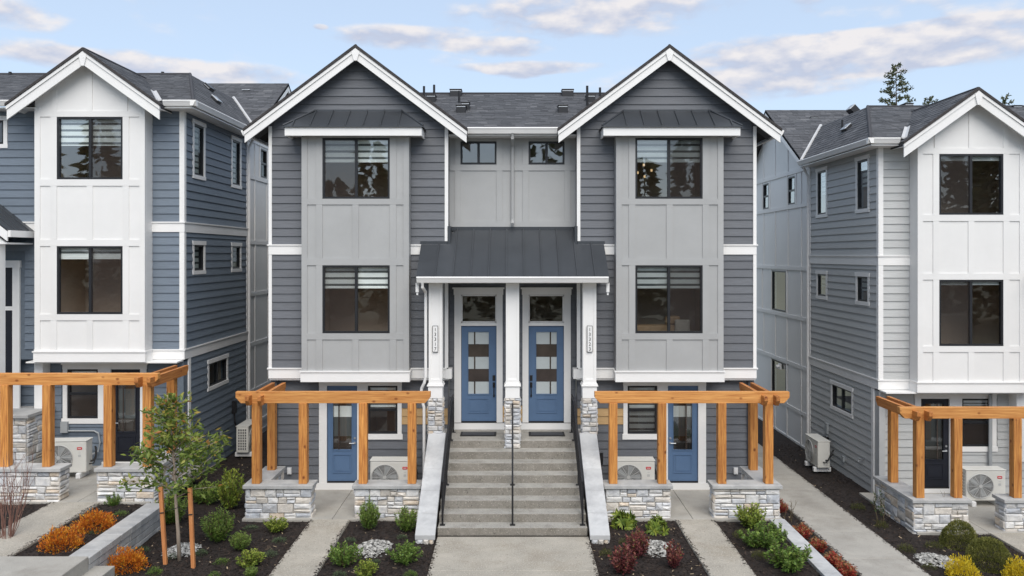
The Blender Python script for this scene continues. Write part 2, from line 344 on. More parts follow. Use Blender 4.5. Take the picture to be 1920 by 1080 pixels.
def window(F, parent, a0, a1, z0, z1, n, kind='slider', trim=None, blind=0.0, screen=None, glass=None, depth=1.9, zebra=True, rw=.3, bgap=0.0, trimtop=.11):
    fw = .045; f = MB()
    f.fbox(F, a0, a1, n-.09, n+.012, z1-fw, z1); f.fbox(F, a0, a1, n-.09, n+.012, z0, z0+fw)
    f.fbox(F, a0, a0+fw, n-.09, n+.012, z0+fw, z1-fw); f.fbox(F, a1-fw, a1, n-.09, n+.012, z0+fw, z1-fw)
    am, zm = (a0+a1)/2, (z0+z1)/2
    if kind == 'slider': f.fbox(F, am-.032, am+.032, n-.085, n+.006, z0+fw, z1-fw)
    if kind == 'hung': f.fbox(F, a0+fw, a1-fw, n-.085, n+.006, zm-.03, zm+.03)
    w = f.build('window', BLACK, parent)
    g = glass or GLASS
    panes = [(a0+fw, a1-fw, z0+fw, z1-fw)]
    if kind == 'slider': panes = [(a0+fw, am-.032, z0+fw, z1-fw), (am+.032, a1-fw, z0+fw, z1-fw)]
    if kind == 'hung': panes = [(a0+fw, a1-fw, z0+fw, zm-.03), (a0+fw, a1-fw, zm+.03, z1-fw)]
    for i, (p, q, u, v) in enumerate(panes):
        b = MB(); nn = n-.03-.02*(i == 1); P = F.p
        b.face([P(p,nn,u),P(q,nn,u),P(q,nn,v),P(p,nn,v)]); b.build('pane', g, w)
        if screen == i:
            b = MB(); b.face([P(p,n-.012,u),P(q,n-.012,u),P(q,n-.012,v),P(p,n-.012,v)]); b.build('insect_screen', SCREEN, w)
    if trim:
        t, tm = trim; b = MB()
        b.fbox(F, a0-t, a0-.001, n-.01, n+.03, z0, z1+.001); b.fbox(F, a1+.001, a1+t, n-.01, n+.03, z0, z1+.001)
        b.fbox(F, a0-t-.025, a1+t+.025, n-.01, n+.045, z1+.002, z1+trimtop); b.fbox(F, a0-t-.015, a1+t+.015, n-.01, n+.042, z0-.10, z0-.001)
        b.build('window_trim', tm, w)
    # the room behind
    r0, r1, b0, b1 = a0-rw, a1+rw, z0-.45, z1+.18; P = F.p; n0, n1 = n-.151, n-depth
    b = MB()
    b.face([P(r0,n1,b0),P(r1,n1,b0),P(r1,n1,b1),P(r0,n1,b1)])
    b.face([P(r0,n0,b0),P(r0,n1,b0),P(r0,n1,b1),P(r0,n0,b1)]); b.face([P(r1,n0,b0),P(r1,n1,b0),P(r1,n1,b1),P(r1,n0,b1)])
    b.face([P(r0,n0,b0),P(r1,n0,b0),P(r1,n1,b0),P(r0,n1,b0)]); b.face([P(r0,n0,b1),P(r1,n0,b1),P(r1,n1,b1),P(r0,n1,b1)])
    b.face([P(r0,n0,b0),P(a0,n0,b0),P(a0,n0,b1),P(r0,n0,b1)]); b.face([P(a1,n0,b0),P(r1,n0,b0),P(r1,n0,b1),P(a1,n0,b1)])
    b.face([P(a0,n0,b0),P(a1,n0,b0),P(a1,n0,z0),P(a0,n0,z0)]); b.face([P(a0,n0,z1),P(a1,n0,z1),P(a1,n0,b1),P(a0,n0,b1)])
    b.build('room_interior', ROOM, w)
    if blind:
        zz = z1-.02; zb = z1-.02-blind*(z1-z0); k = 0; b = MB(); s_ = MB()
        cells = panes if kind == 'slider' else [(a0+fw, a1-fw, 0, 0)]
        while zz > zb+.01:
            hgt = .105 if (k % 2 == 0 or not zebra) else .055
            lo = max(zz-hgt, zb)
            for (p, q, _, _) in cells:
                (b if (k % 2 == 0 or not zebra) else s_).fbox(F, p-.01, q+.01, n-.112, n-.108, lo, zz-.001)
            zz = lo; k += 1
        for (p, q, _, _) in cells: b.fbox(F, p-.01, q+.01, n-.118, n-.102, zb-.03, zb-.001)
        b.build('blind', BLIND, w)
        if s_.f: s_.build('blind_sheer_band', SHEER, w)
    return w
def frosted_door(F, parent, a0, a1, z0, z1, n, m, glass, hside, style='frost', name='door', hw='long'):
    """slab with a lite, a lower raised panel and hardware"""
    ga0, ga1, gz0, gz1 = glass; d = MB()
    d.fbox(F, a0, ga0, n-.045, n, z0, z1); d.fbox(F, ga1, a1, n-.045, n, z0, z1)
    d.fbox(F, ga0, ga1, n-.045, n, gz1, z1); d.fbox(F, ga0, ga1, n-.045, n, z0, gz0)
    t = .022                                                              # moulding round the lite
    d.fbox(F, ga0-t, ga1+t, n, n+.014, gz1, gz1+t); d.fbox(F, ga0-t, ga1+t, n, n+.014, gz0-t, gz0)
    d.fbox(F, ga0-t, ga0, n, n+.014, gz0, gz1); d.fbox(F, ga1, ga1+t, n, n+.014, gz0, gz1)
    o = d.build(name, m, parent)
    p0, p1 = z0+.20, gz0-.11; b = MB()
    for (x0, x1, y0, y1) in ((ga0, ga1, p1-.022, p1), (ga0, ga1, p0, p0+.022), (ga0, ga0+.022, p0+.022, p1-.022), (ga1-.022, ga1, p0+.022, p1-.022)):
        b.fbox(F, x0, x1, n-.001, n+.014, y0, y1)
    b.fbox(F, ga0+.055, ga1-.055, n-.001, n+.009, p0+.055, p1-.055); b.build('door_panel', m, o)
    rows = 5; av = ga0 + (ga1-ga0)*(.69 if hside > 0 else .69)
    if style == 'frost':
        for i in range(rows):
            u = gz0 + (gz1-gz0)*i/rows; v = gz0 + (gz1-gz0)*(i+1)/rows
            for (p, q) in ((ga0, av-.018), (av+.018, ga1)):
                b = MB().fbox(F, p, q, n-.03, n-.018, u+.004, v-.004); b.build('pane', FROST if i % 2 == 0 else CLEAR, o)
        b = MB().fbox(F, av-.018, av+.018, n-.034, n-.010, gz0, gz1)
        for i in range(1, rows): u = gz0 + (gz1-gz0)*i/rows; b.fbox(F, ga0, av-.018, n-.034, n-.014, u-.004, u+.004); b.fbox(F, av+.018, ga1, n-.034, n-.014, u-.004, u+.004)
        b.build('glazing_bar', CLEAR, o)
    else:
        P = F.p; b = MB(); b.face([P(ga0,n-.02,gz0),P(ga1,n-.02,gz0),P(ga1,n-.02,gz1),P(ga0,n-.02,gz1)]); b.build('pane', GLASS, o)
        for i, (u, v, mm) in enumerate(((0, .22, CLEAR), (.22, .55, SHEER), (.55, .74, BLIND if style == 'clear' else SHEER), (.74, 1, CLEAR))):
            if style == 'half' and i == 2: mm = SHEER
            b = MB().fbox(F, ga0, ga1, n-.09, n-.085, gz0+(gz1-gz0)*u+.001, gz0+(gz1-gz0)*v-.001); b.build('interior_reveal', mm, o)
        b = MB().fbox(F, av-.014, av+.014, n-.032, n-.012, gz0, gz1); b.build('glazing_bar', CLEAR, o)
    hx = a1-.065 if hside > 0 else a0+.065; zc = z0 + .95; b = MB()
    if hw == 'long':
        b.fbox(F, hx-.035, hx+.035, n, n+.02, zc+.07, zc+.21); b.fbox(F, hx-.03, hx+.03, n, n+.018, zc-.10, zc+.03)
        b.tube([F.p(hx,n+.02,zc+.0), F.p(hx,n+.075,zc-.02), F.p(hx,n+.075,zc-.28), F.p(hx,n+.02,zc-.31)], .014, 6); b.fbox(F, hx-.02, hx+.02, n, n+.02, zc-.34, zc-.28)
        b.build('door_handle', IRON, o)
    else:
        b.tube([F.p(hx,n,zc), F.p(hx,n+.05,zc), F.p(hx-hside*.13,n+.055,zc)], .012, 6); b.tube([F.p(hx,n,zc), F.p(hx,n+.012,zc)], .03, 10)
        b.tube([F.p(hx,n,zc+.12), F.p(hx,n+.02,zc+.12)], .028, 10); b.build('door_handle', STEEL, o)
    MB().fbox(F, a0, a1, n-.05, n+.035, z0-.035, z0-.001).build('threshold', IRON, o)
    return o
def slope_plane(corners, parent, name='roof', thick=.11, m=None):
    """corners: polygon of a roof plane (top surface), slab hung beneath it; shingles laid on top. corners[0]->corners[1] is the eave."""
    c = [Vector(p) for p in corners]; ex = (c[1]-c[0]).normalized(); nn = ex.cross(c[2]-c[0]).normalized()
    if nn.z < 0: nn = -nn
    ey = nn.cross(ex).normalized()
    if ey.z < 0: ey = -ey
    mb = MB(); k = len(c); i = 0
    top = [p - nn*.012 for p in c]; bot = [p - Vector((0,0,thick)) for p in c]
    mb.v = [tuple(p) for p in top+bot]; mb.f = [tuple(range(k)), tuple(range(2*k-1, k-1, -1))] + [(q, q+k, (q+1) % k + k, (q+1) % k) for q in range(k)]; mb.t = [0]*len(mb.f)
    o = mb.build(name, m or ROOFU, parent)
    pl = [((p-c[0]).dot(ex), (p-c[0]).dot(ey)) for p in c]
    ymax = max(p[1] for p in pl); sh = MB(); y = 0.0; exps = .145; r = 0
    def span(yq):
        xs = []
        for q in range(k):
            (x0, y0), (x1, y1) = pl[q], pl[(q+1) % k]
            if (y0-yq)*(y1-yq) <= 0 and abs(y1-y0) > 1e-6: xs.append(x0 + (x1-x0)*(yq-y0)/(y1-y0))
        return (min(xs), max(xs)) if len(xs) > 1 else None
    while y < ymax-.02:
        yt = min(y+exps+.03, ymax-.001); s0 = span(min(y+1e-4, ymax)); s1 = span(yt)
        if s0 and s1:
            lo = min(s0[0], s1[0]); hi = max(s0[1], s1[1]); x = lo - random.uniform(0, .3)
            while x < hi:
                w_ = random.choice((.17,.25,.33,.33,.2)); xa, xb = x+.003, x+w_-.003; x += w_
                b0, b1 = max(xa, s0[0]), min(xb, s0[1]); t0, t1 = max(xa, s1[0]), min(xb, s1[1])
                if b1-b0 < .01: 
                    continue
                if t1 < t0: t0 = t1 = (t0+t1)/2
                h = .006 + .008*random.random(); tn = min(1, max(.01, random.gauss(.46, .11)))
                Q = lambda u, v, w2: c[0] + ex*u + ey*v + nn*w2
                i = len(sh.v); sh.v += [tuple(Q(*p)) for p in ((b0,y,-.005),(b1,y,-.005),(b0,y,h),(b1,y,h),(t0,yt,.001),(t1,yt,.001))]
                sh.f += [(i,i+1,i+3,i+2),(i+2,i+3,i+5,i+4)]; sh.t += [tn*.5, tn]
        y += exps; r += 1
    sh.build('shingles', SHING, o, kind='stuff')
    return o
def rake(F, ac, zc, half, slope, n, parent, hgt=.25, thick=.04):
    """white barge boards either side of a gable"""
    zt = zc - slope*half
    for s in (-1, 1):
        b = MB(); g = .062
        b.prism(F, [(ac, zc-g-.09), (ac+s*half, zt-g-.09), (ac+s*half, zt-hgt-g), (ac, zc-hgt-g)], n-thick, n)
        b.build('barge_board', WHITE, parent)
        b = MB(); b.prism(F, [(ac, zc-g), (ac+s*(half+.01), zt-g), (ac+s*(half+.01), zt-g-.088), (ac, zc-g-.088)], n-thick, n+.024)
        b.build('barge_moulding', WHITE, parent)
        MB().prism(F, [(ac, zc+.022), (ac+s*(half+.03), zt+.0), (ac+s*(half+.03), zt-g+.002), (ac, zc-g+.002)], n-thick, n+.045).build('shingle_edge', SHEDGE, parent)
    MB().prism(F, [(ac-.10, zc-g-.075-.02), (ac, zc-g-.004), (ac+.10, zc-g-.075-.02), (ac+.035, zc-hgt-g-.03), (ac-.035, zc-hgt-g-.03)], n-thick, n+.034).build('gable_keystone', WHITE, parent)
def gable_roof(F, ac, zc, half, slope, n0, n1, parent, soffit=WHITE):
    """two shingled slopes, ridge along the frame's normal, from n1 (front) back to n0"""
    zt = zc - slope*half
    for s in (-1, 1):
        e = ac + s*half
        slope_plane([F.p(e, n1, zt), F.p(e, n0, zt), F.p(ac, n0, zc), F.p(ac, n1, zc)], parent, 'gable_roof')
        b = MB(); d = .115
        b.prism(F, [(e, zt-d), (ac, zc-d), (ac, zc-d-.015), (e, zt-d-.015)], max(n0, n1-1.0), n1-.045); b.build('soffit', soffit, parent)
    MB().tube([F.p(ac, n1, zc+.0), F.p(ac, n0, zc+.0)], .035, 6).build('ridge_cap', ROOFU, parent)
def gutter(F, a0, a1, n, z, parent, h=.13, name='gutter'):
    prof = [(0, 0), (.12, 0), (.13, -.02), (.105, -.07), (.075, -h), (0, -h)]
    b = MB(); k = len(prof)
    for a in (a0, a1): b.v += [tuple(F.p(a, n+p, z+q)) for p, q in prof]
    b.f = [tuple(range(k)), tuple(range(2*k-1, k-1, -1))] + [(q, q+k, (q+1) % k + k, (q+1) % k) for q in range(k)]; b.t = [0]*len(b.f)
    return b.build(name, WHITE, parent)
def metal_slope(F, ae0, ae1, n_e, z_e, tops, n_of, z_of, parent, seams, t=.03):
    """standing-seam strips between constant-a seams. tops(a)->fraction of slope reached; n_of/z_of(fr)"""
    edges = [ae0] + [s for s in seams if ae0+.05 < s < ae1-.05] + [ae1]
    for i in range(len(edges)-1):
        p, q = edges[i]+.002, edges[i+1]-.002; tm = tops((p+q)/2); tp, tq = tops(p), tops(q)
        P = lambda a, f, dz: F.p(a, n_of(f), z_of(f)+dz)
        b = MB(); b.hexa([P(p,0,-t),P(q,0,-t),P(q,tq,-t),P(p,tp,-t),P(p,0,0),P(q,0,0),P(q,tq,0),P(p,tp,0)]); b.build('roof_panel', METAL, parent)
    for s in edges[1:-1]:
        ts = tops(s); P = lambda a, f, dz: F.p(a, n_of(f), z_of(f)+dz); w = .014
        b = MB(); b.hexa([P(s-w,0,-.005),P(s+w,0,-.005),P(s+w,ts,-.005),P(s-w,ts,-.005),P(s-w,0,.04),P(s+w,0,.04),P(s+w,ts,.04),P(s-w,ts,.04)]); b.build('seam', METAL, parent)
def stone_face(F, a0, a1, z0, z1, parent, rnd, hmin=.10, hmax=.22, wmin=.15, wmax=.40, clip=None):
    z = z0; prev = -1
    while z < z1-.02:
        h = rnd.uniform(hmin, hmax)
        if z1-z-h < hmin*.7: h = z1-z
        a = a0
        while a < a1-.01:
            w = rnd.uniform(wmin, wmax)*(1.0 if h > .11 else .85)
            if a1-a-w < wmin*.7: w = a1-a
            sub = [(z, z+h)]
            if h > .125 and rnd.random() < .55: q_ = rnd.uniform(.36, .64); sub = [(z, z+h*q_), (z+h*q_, z+h)]
            for (u, v) in sub:
                if clip and clip(a+w/2) < (u+v)/2: continue
                g = .004; d = .032 + rnd.uniform(0, .024); e = rnd.uniform(.012, .026); j = lambda: rnd.uniform(-.005, .005)
                P = F.p; b = MB(); q = [(a+g, u+g), (a+w-g, u+g), (a+w-g, v-g), (a+g, v-g)]
                q = [(x+j(), y+j()) for x, y in q]; cx = sum(x for x, _ in q)/4; cz = sum(y for _, y in q)/4
                ins = [(x + (e if x < cx else -e)+j(), y + (e if y < cz else -e)+j()) for x, y in q]
                b.v = [tuple(P(x, -.01, y)) for x, y in q] + [tuple(P(x, d*.55+j(), y)) for x, y in q] + [tuple(P(x, d+j()*1.6, y)) for x, y in ins] + [tuple(P(cx+j()*3, d+.006+j()*2, cz+j()))]
                b.f = [(i, (i+1) % 4, 4+(i+1) % 4, 4+i) for i in range(4)] + [(4+i, 4+(i+1) % 4, 8+(i+1) % 4, 8+i) for i in range(4)] + [(8+i, 8+(i+1) % 4, 12) for i in range(4)]
                b.t = [0]*12
                k = rnd.choice((0,0,1,2,2,3,1,4,2,0))
                if k == prev: k = rnd.choice((0,1,2,2))
                prev = k; b.build('stone', STONES[k], parent)
            a += w
        z += h
def vent_pipe(loc, h, r=.04, label=''):
    o = MB().tube([(0,0,-.3),(0,0,h)], r, 10).build('vent_pipe', IRON); o.location = loc; tag(o, label, 'vent pipe', 'vent pipes on the roofs'); return o
def box_vent(loc, label, light=False, rz=0.0, w=.30, tilt=0.0):
    t = empty('roof_vent', loc, rz); tag(t, label, 'roof vent', 'box vents on the roofs')
    w *= .85
    b = MB(); b.hexa([(-w/2,-.17,-.25),(w/2,-.17,-.25),(w/2,.2,-.25),(-w/2,.2,-.25),(-w/2,-.17,.07),(w/2,-.17,.07),(w/2,.2,.07),(-w/2,.2,.07)]); b.build('vent_box', BLACK, t, bevel=.01)
    MB().box(-w/2-.015, w/2+.015, -.18, .2, .075, .10).build('vent_hood', STEEL if light else BLACK, t, bevel=.008)
    if not light: MB().box(-w/2+.01, w/2-.01, -.178, -.172, .035, .055).build('vent_lip', STEEL, t)
    return t

# ================================================================== terrain and paving
def sheet(name, x0, x1, y0, y1, z, m, amp=.02, step=.3, zf=None):
    nx = max(1, int((x1-x0)/step)); ny = max(1, int((y1-y0)/step)); b = MB()
    for j in range(ny+1):
        for i in range(nx+1):
            x = x0+(x1-x0)*i/nx; y = y0+(y1-y0)*j/ny
            zz = zf(x, y) if zf else z
            b.v.append((x, y, zz + amp*noise.noise(Vector((x*1.3, y*1.3, z*9))) + amp*.5*noise.noise(Vector((x*5, y*5, z)))))
    b.f = [(j*(nx+1)+i, j*(nx+1)+i+1, (j+1)*(nx+1)+i+1, (j+1)*(nx+1)+i) for j in range(ny) for i in range(nx)]; b.t = [0]*len(b.f)
    return struct(b.build(name, m, smooth=True))
struct(MB().box(-700, 700, -700, 700, -1.6, -.62).build('ground', DIRT))
struct(MB().box(-90, 90, -26, -13, -.9, -.56).build('street', ASPH)); struct(MB().box(-90, 90, -12.99, -9.01, -.9, -.42).build('bounce_sidewalk', CONC))  # unseen paving added behind the camera to bounce fill onto the facades
sheet('planting_bed', -8.5, 5.72, -9, 14, -.055, SOIL, .022, .22)
sheet('planting_bed', 5.98, 26, -9, 14, -.455, SOIL, .022, .25)
sheet('planting_bed', -26, -7.86, -9, .9, .395, SOIL, .022, .25)
def slab(name, x0, x1, y0, y1, z, m, th=.16, bev=.012): return struct(MB().box(x0, x1, y0, y1, z-th, z).build(name, m, bevel=bev))
# centre walk (wide) in bays with joints
for i, (y0, y1) in enumerate(((-9.0,-7.0),(-6.994,-5.0),(-4.994,-3.172))): slab('front_walk', -1.56, 1.58, y0, y1, 0, AGG)
for s in (-1, 1):
    for (y0, y1) in ((-9,-6.41),(-6.404,-4.21),(-4.204,-2.06)): slab('garden_path', min(s*3.60,s*4.46), max(s*3.60,s*4.46), y0, y1, -.004, AGG)
    a, b_ = sorted((s*2.02, s*3.995)); slab('patio', a, b_, -2.05, .24, 0, CONC)
    a, b_ = sorted((s*4.003, s*6.0)); slab('patio', a, b_, -2.05, .24, 0, CONC)
# side walk at the right, lower level
for y0, y1 in ((-9,-6.8),(-6.79,-5.0),(-4.99,-3.31),(-3.30,-1.66),(-1.65,1.64),(1.65,5.0),(5.01,8.5),(8.51,14)): slab('side_walk', 6.80, 8.16, y0, y1, -.40, CONC)

# ================================================================== centre building
H = empty('townhouse_duplex', (0, 0, 0))
tag(H, 'charcoal townhouse duplex with twin white-edged gables, grey bays and two blue front doors', 'townhouse')
AC, ZC, HALF, SL = 3.805, 10.93, 2.69, .75
Fc = Fr((0, .5, 0), (1, 0, 0), (0, -1, 0))
F0 = Fr((0, 0, 0), (1, 0, 0), (0, -1, 0))
for s in (-1, 1):
    F = Fr((0, 0, 0), (s, 0, 0), (0, -1, 0)); Fg = Fr((0, .25, 0), (s, 0, 0), (0, -1, 0))
    # wing front wall
    bayhole = (2.52, 5.10, 2.9, 8.72)
    W = wall(F, 1.60, 6.01, 2.80, 9.02, [bayhole], H, CHARW)
    MB().prism(F, [(1.60, 9.02), (6.01, 9.02), (6.01, 9.07), (AC, 10.70), (1.60, 9.07)], -.15, 0).build('gable_wall', CHARW, W)
    clip = lambda z: (1.60, 6.01) if z < 9.05 else (AC-(10.70-z)/SL, AC+(10.70-z)/SL)
    hole = [(2.50, 5.12, 2.7, 8.74), (2.70, 4.91, 8.70, 9.36)]
    lap(F, 1.67, 5.925, 3.07, 5.86, hole, W, CHAR)
    lap(F, 1.67, 5.925, 6.11, 10.68, hole, W, CHAR, clip)
    for (p, q) in ((1.62, 2.505), (5.115, 6.01)):
        band(F, p, q, 5.86, 6.11, H, r1=.03 if p > 5 else 0); band(F, p, q, 2.81, 3.07, H, r1=.03 if p > 5 else 0)
    board(F, 5.93, 6.01, 3.07, 5.86, H, name='corner_board'); board(F, 5.93, 6.01, 6.11, 9.02, H, name='corner_board')
    board(F, 1.585, 1.67, 6.16, 9.05, H, name='corner_board'); board(F, 1.585, 1.67, 3.07, 5.2, H, name='corner_board')
    # inner return of the wing and outer side wall
    MB().fbox(F, 1.60, 1.75, -.52, -.151, 2.80, 9.0).build('return_wall', CHARW, H)
    MB().fbox(F, 5.86, 6.008, -11.0, -.151, -.1, 9.0).build('side_wall', CHARW, H)
    MB().fbox(F, 1.585, 6.0, -.40, -.001, 2.76, 2.799).build('overhang_soffit', WHITE, H)
    MB().fbox(F, 1.50, 1.655, -.252, .05, 2.80, 3.04).build('trim_band', WHITE, H)
    # ground floor wall
    gh = [(2.87, 3.61, 1.385, 2.585), (3.875, 4.63, .0, 2.585)]
    Wg = wall(Fg, 1.60, 5.97, -.15, 2.78, gh, H, CHARW)
    lap(Fg, 1.62, 5.885, .0, 2.78, [(2.80, 4.80, 1.30, 2.70), (3.72, 4.80, -.1, 2.70)], Wg, CHAR, tan=TAN)
    board(Fg, 5.885, 5.97, 0, 2.78, H, name='corner_board')
    # door + window surround downstairs
    b = MB(); b.fbox(Fg, 2.735, 4.855, 0, .055, 2.69, 2.745); b.fbox(Fg, 2.76, 4.83, 0, .04, 2.588, 2.69)
    b.fbox(Fg, 2.765, 2.869, 0, .04, 1.25, 2.588); b.fbox(Fg, 3.612, 3.874, 0, .04, 1.25, 2.588); b.fbox(Fg, 3.72, 3.874, 0, .04, .16, 1.25)
    b.fbox(Fg, 4.632, 4.825, 0, .04, .16, 2.588); b.fbox(Fg, 2.74, 3.72, 0, .05, 1.25, 1.383)
    b.fbox(Fg, 3.60, 4.95, 0, .05, 0.0, .158); b.build('door_surround', WHITE, H)
    window(Fg, H, 2.871, 3.61, 1.385, 2.586, 0, 'hung', blind=.42 if s < 0 else .95, rw=.1, screen=0)
    frosted_door(Fg, H, 3.878, 4.628, .20, 2.585, -.02, DOORB, (4.02, 4.49, .98, 2.44), -1, 'clear', 'patio_door', 'lever')
    MB().fbox(Fg, 3.86, 4.65, -.6, -.2, .1, 2.7).build('hall_interior', ROOM, H)
    # bay
    fb = .35; B = wall(Fr((0, -fb, 0), (s,0,0), (0,-1,0)), 2.51, 5.11, 2.90, 8.74, [(2.975,4.605,7.215,8.685),(2.975,4.605,3.955,5.595)], H, BAYG, -.1, 0, 'bay')
    sd_ = MB(); sd_.fbox(F, 2.51, 2.61, 0, fb-.1, 2.9, 8.74); sd_.fbox(F, 5.01, 5.11, 0, fb-.1, 2.9, 8.74); sd_.build('bay_side', BAYG, B)
    Fb = Fr((0, -fb, 0), (s,0,0), (0,-1,0))
    rows = [(3.04, 3.80, True), (3.95, 5.60, False), (5.77, 7.07, True), (7.21, 8.70, False)]
    for (p, q) in ((2.51, 2.645), (4.975, 5.11)): board(Fb, p, q, 3.04, 8.70, B, 0, .022, BAYG, 'batten')
    for (u, v) in ((3.80, 3.95), (5.60, 5.77), (7.07, 7.21)): board(Fb, 2.646, 4.974, u, v, B, 0, .022, BAYG, 'rail')
    for (u, v, mid) in rows:
        for (p, q) in ((2.82, 2.974), (4.606, 4.76)) + (((3.73, 3.88),) if mid else ()): board(Fb, p, q, u+.001, v-.001, B, 0, .020, BAYG, 'batten')
    b = MB(); b.fbox(F, 2.49, 5.13, .03, fb+.042, 2.775, 3.01); b.fbox(F, 2.47, 5.15, .02, fb+.065, 3.01, 3.042); b.build('trim_band', WHITE, B)
    up_screen = 1 if s > 0 else (1)          # outer sash carries the screen
    window(Fb, H, 2.976, 4.604, 7.216, 8.684, 0, 'slider', blind=.36, screen=1, glass=GLASSU, rw=.25)
    window(Fb, H, 2.976, 4.604, 3.956, 5.594, 0, 'slider', blind=.31, screen=1, rw=.25)
    # metal hood over the bay
    hd = MB(); hd.fbox(F, 2.19, 5.42, 0.0, .62, 8.75, 8.78); hd.fbox(F, 2.17, 5.44, .62, .65, 8.70, 8.91); hd.fbox(F, 2.17, 2.20, 0, .62, 8.70, 8.91); hd.fbox(F, 5.41, 5.44, 0, .62, 8.70, 8.91)
    HD = hd.build('bay_hood', WHITE, H)
    ea, eb, ta, tb = 2.13, 5.48, 2.74, 4.87
    tops = lambda a: max(.02, min(1, (a-ea)/(ta-ea), (eb-a)/(eb-tb)))
    metal_slope(F, ea, eb, .69, 8.93, tops, lambda f: .69*(1-f)+.03*f, lambda f: 8.925+.47*f, HD, [ea+.18+.42*k for k in range(1, 8)])
    for (e, t_) in ((ea, ta), (eb, tb)):
        P = F.p; b = MB(); b.hexa([P(e,.69,8.90),P(e,.0,8.90),P(t_,.0,9.37),P(t_,.035,9.37),P(e,.69,8.925),P(e,.0,8.925),P(t_,.0,9.40),P(t_,.035,9.40)]); b.build('roof_panel', METAL, HD)
        MB().tube([P(e,.69,8.94),P(t_,.03,9.41)], .022, 6).build('hip_seam', METAL, HD)
    MB().fbox(F, 2.72, 4.89, .0, .05, 9.38, 9.43).build('head_flashing', METAL, HD)
    # roof of the wing
    gable_roof(F, AC, ZC, HALF, SL, -8, .35, H, CHARW)
    rake(F, AC, ZC, HALF, SL, .35, H, .28)
    # tail returns: eave fascia down the side of the wing
    gutter(Fr((s*(AC+HALF), 0, 0), (0, 1, 0), (s, 0, 0)), -.30, 8, -.02, ZC-SL*HALF-.03, H)
# recessed centre wall: upper panels
Wc = wall(Fc, -1.60, 1.60, 6.3, 8.95, [(p, q, 8.14, 8.72) for p, q in ((.405, 1.315), (-1.315, -.405))], H, BAYG, name='panel_wall')
for s in (-1, 1):
    F = Fr((0, .5, 0), (s, 0, 0), (0, -1, 0))
    for (p, q) in ((.26, .404), (1.316, 1.46)):
        board(F, p, q, 8.13, 8.78, Wc, 0, .02, BAYG, 'batten'); board(F, p, q, 6.70, 7.98, Wc, 0, .02, BAYG, 'batten')
    board(F, 0.001, 1.59, 7.981, 8.129, Wc, 0, .022, BAYG, 'rail'); board(F, 0.001, 1.59, 6.56, 6.699, Wc, 0, .03, BAYG, 'rail'); board(F, .001, 1.59, 8.781, 8.93, Wc, 0, .022, BAYG, 'rail')
    window(F, H, .406, 1.314, 8.141, 8.719, 0, 'slider', blind=0, glass=GLASSU, rw=.05, screen=None, depth=1.2)
# recessed door wall
dh = [(p, q, 1.4, 4.84) for p, q in ((.40, 1.30), (-1.30, -.40))]
Wd = wall(Fc, -1.60, 1.60, -.1, 6.3, dh, H, CHARW, name='entry_wall')
lap(Fc, -1.60, 1.60, 1.44, 5.22, [(.28, 1.44, 1.40, 5.0), (-1.44, -.28, 1.40, 5.0)], Wd, CHAR, tan=TAN)
tz = tan_zone
for s in (-1, 1):
    F = Fr((0, .5, 0), (s, 0, 0), (0, -1, 0))
    b = MB(); b.fbox(F, .25, .402, 0, .05, 1.62, 4.845); b.fbox(F, 1.298, 1.47, 0, .05, 1.62, 4.845); b.fbox(F, .235, 1.485, 0, .062, 4.846, 4.99); b.fbox(F, .205, 1.515, 0, .085, 4.99, 5.03)
    b.fbox(F, .402, 1.298, -.02, .035, 4.06, 4.135); b.fbox(F, .10, 1.585, 0, .055, 1.445, 1.60); b.build('door_surround', WHITE, H)
    d = frosted_door(F, H, .406, 1.294, 1.645, 4.055, -.03, DOORB, (.60, 1.12, 2.33, 3.90), -1, 'frost', 'front_door')
    P = F.p; t = MB(); z0, z1 = 4.14, 4.84
    for (p, q, u, v) in ((.404, 1.296, z0, z0+.03), (.404, 1.296, z1-.03, z1), (.404, .434, z0, z1), (1.266, 1.296, z0, z1)): t.fbox(F, p, q, -.05, .02, u, v)
    T = t.build('transom_window', WHITE, H); b = MB(); b.face([P(.43,-.02,z0+.03),P(1.27,-.02,z0+.03),P(1.27,-.02,z1-.03),P(.43,-.02,z1-.03)]); b.build('pane', GLASS, T)
    b = MB(); b.fbox(F, .3, 1.4, -2.0, -1.9, 3.9, 5.2); b.fbox(F, .3, 1.4, -2, -.16, 4.95, 5.0); b.fbox(F, .25, .3, -2, -.16, 3.9, 5.2); b.fbox(F, 1.4, 1.45, -2, -.16, 3.9, 5.2); b.fbox(F, .3, 1.4, -2, -.16, 4.04, 4.08); b.build('hall_interior', ROOM, T)
# main roof between the gables, gutter, downspout
slope_plane([(-4.0, .02, 8.97), (4.0, .02, 8.97), (4.0, 4.27, 10.67), (-4.0, 4.27, 10.67)], H, 'main_roof')
slope_plane([(4.0, 8.5, 8.97), (-4.0, 8.5, 8.97), (-4.0, 4.27, 10.67), (4.0, 4.27, 10.67)], H, 'main_roof')
MB().box(-4, 4, 4.2, 4.34, 10.655, 10.70).build('ridge_cap', ROOFU, H)
gutter(F0, -1.11, 1.11, -.03, 8.99, H, .15)
MB().fbox(F0, -1.58, 1.58, -.5, -.03, 8.80, 8.83).build('soffit', WHITE, H)
MB().tube([(0,-.03,8.86),(0,-.01,8.74),(0,.42,8.62),(0,.45,8.5),(0,.45,6.75),(0,.40,6.66),(0,.33,6.62)], .043, 8).build('downspout', BAYG, H)
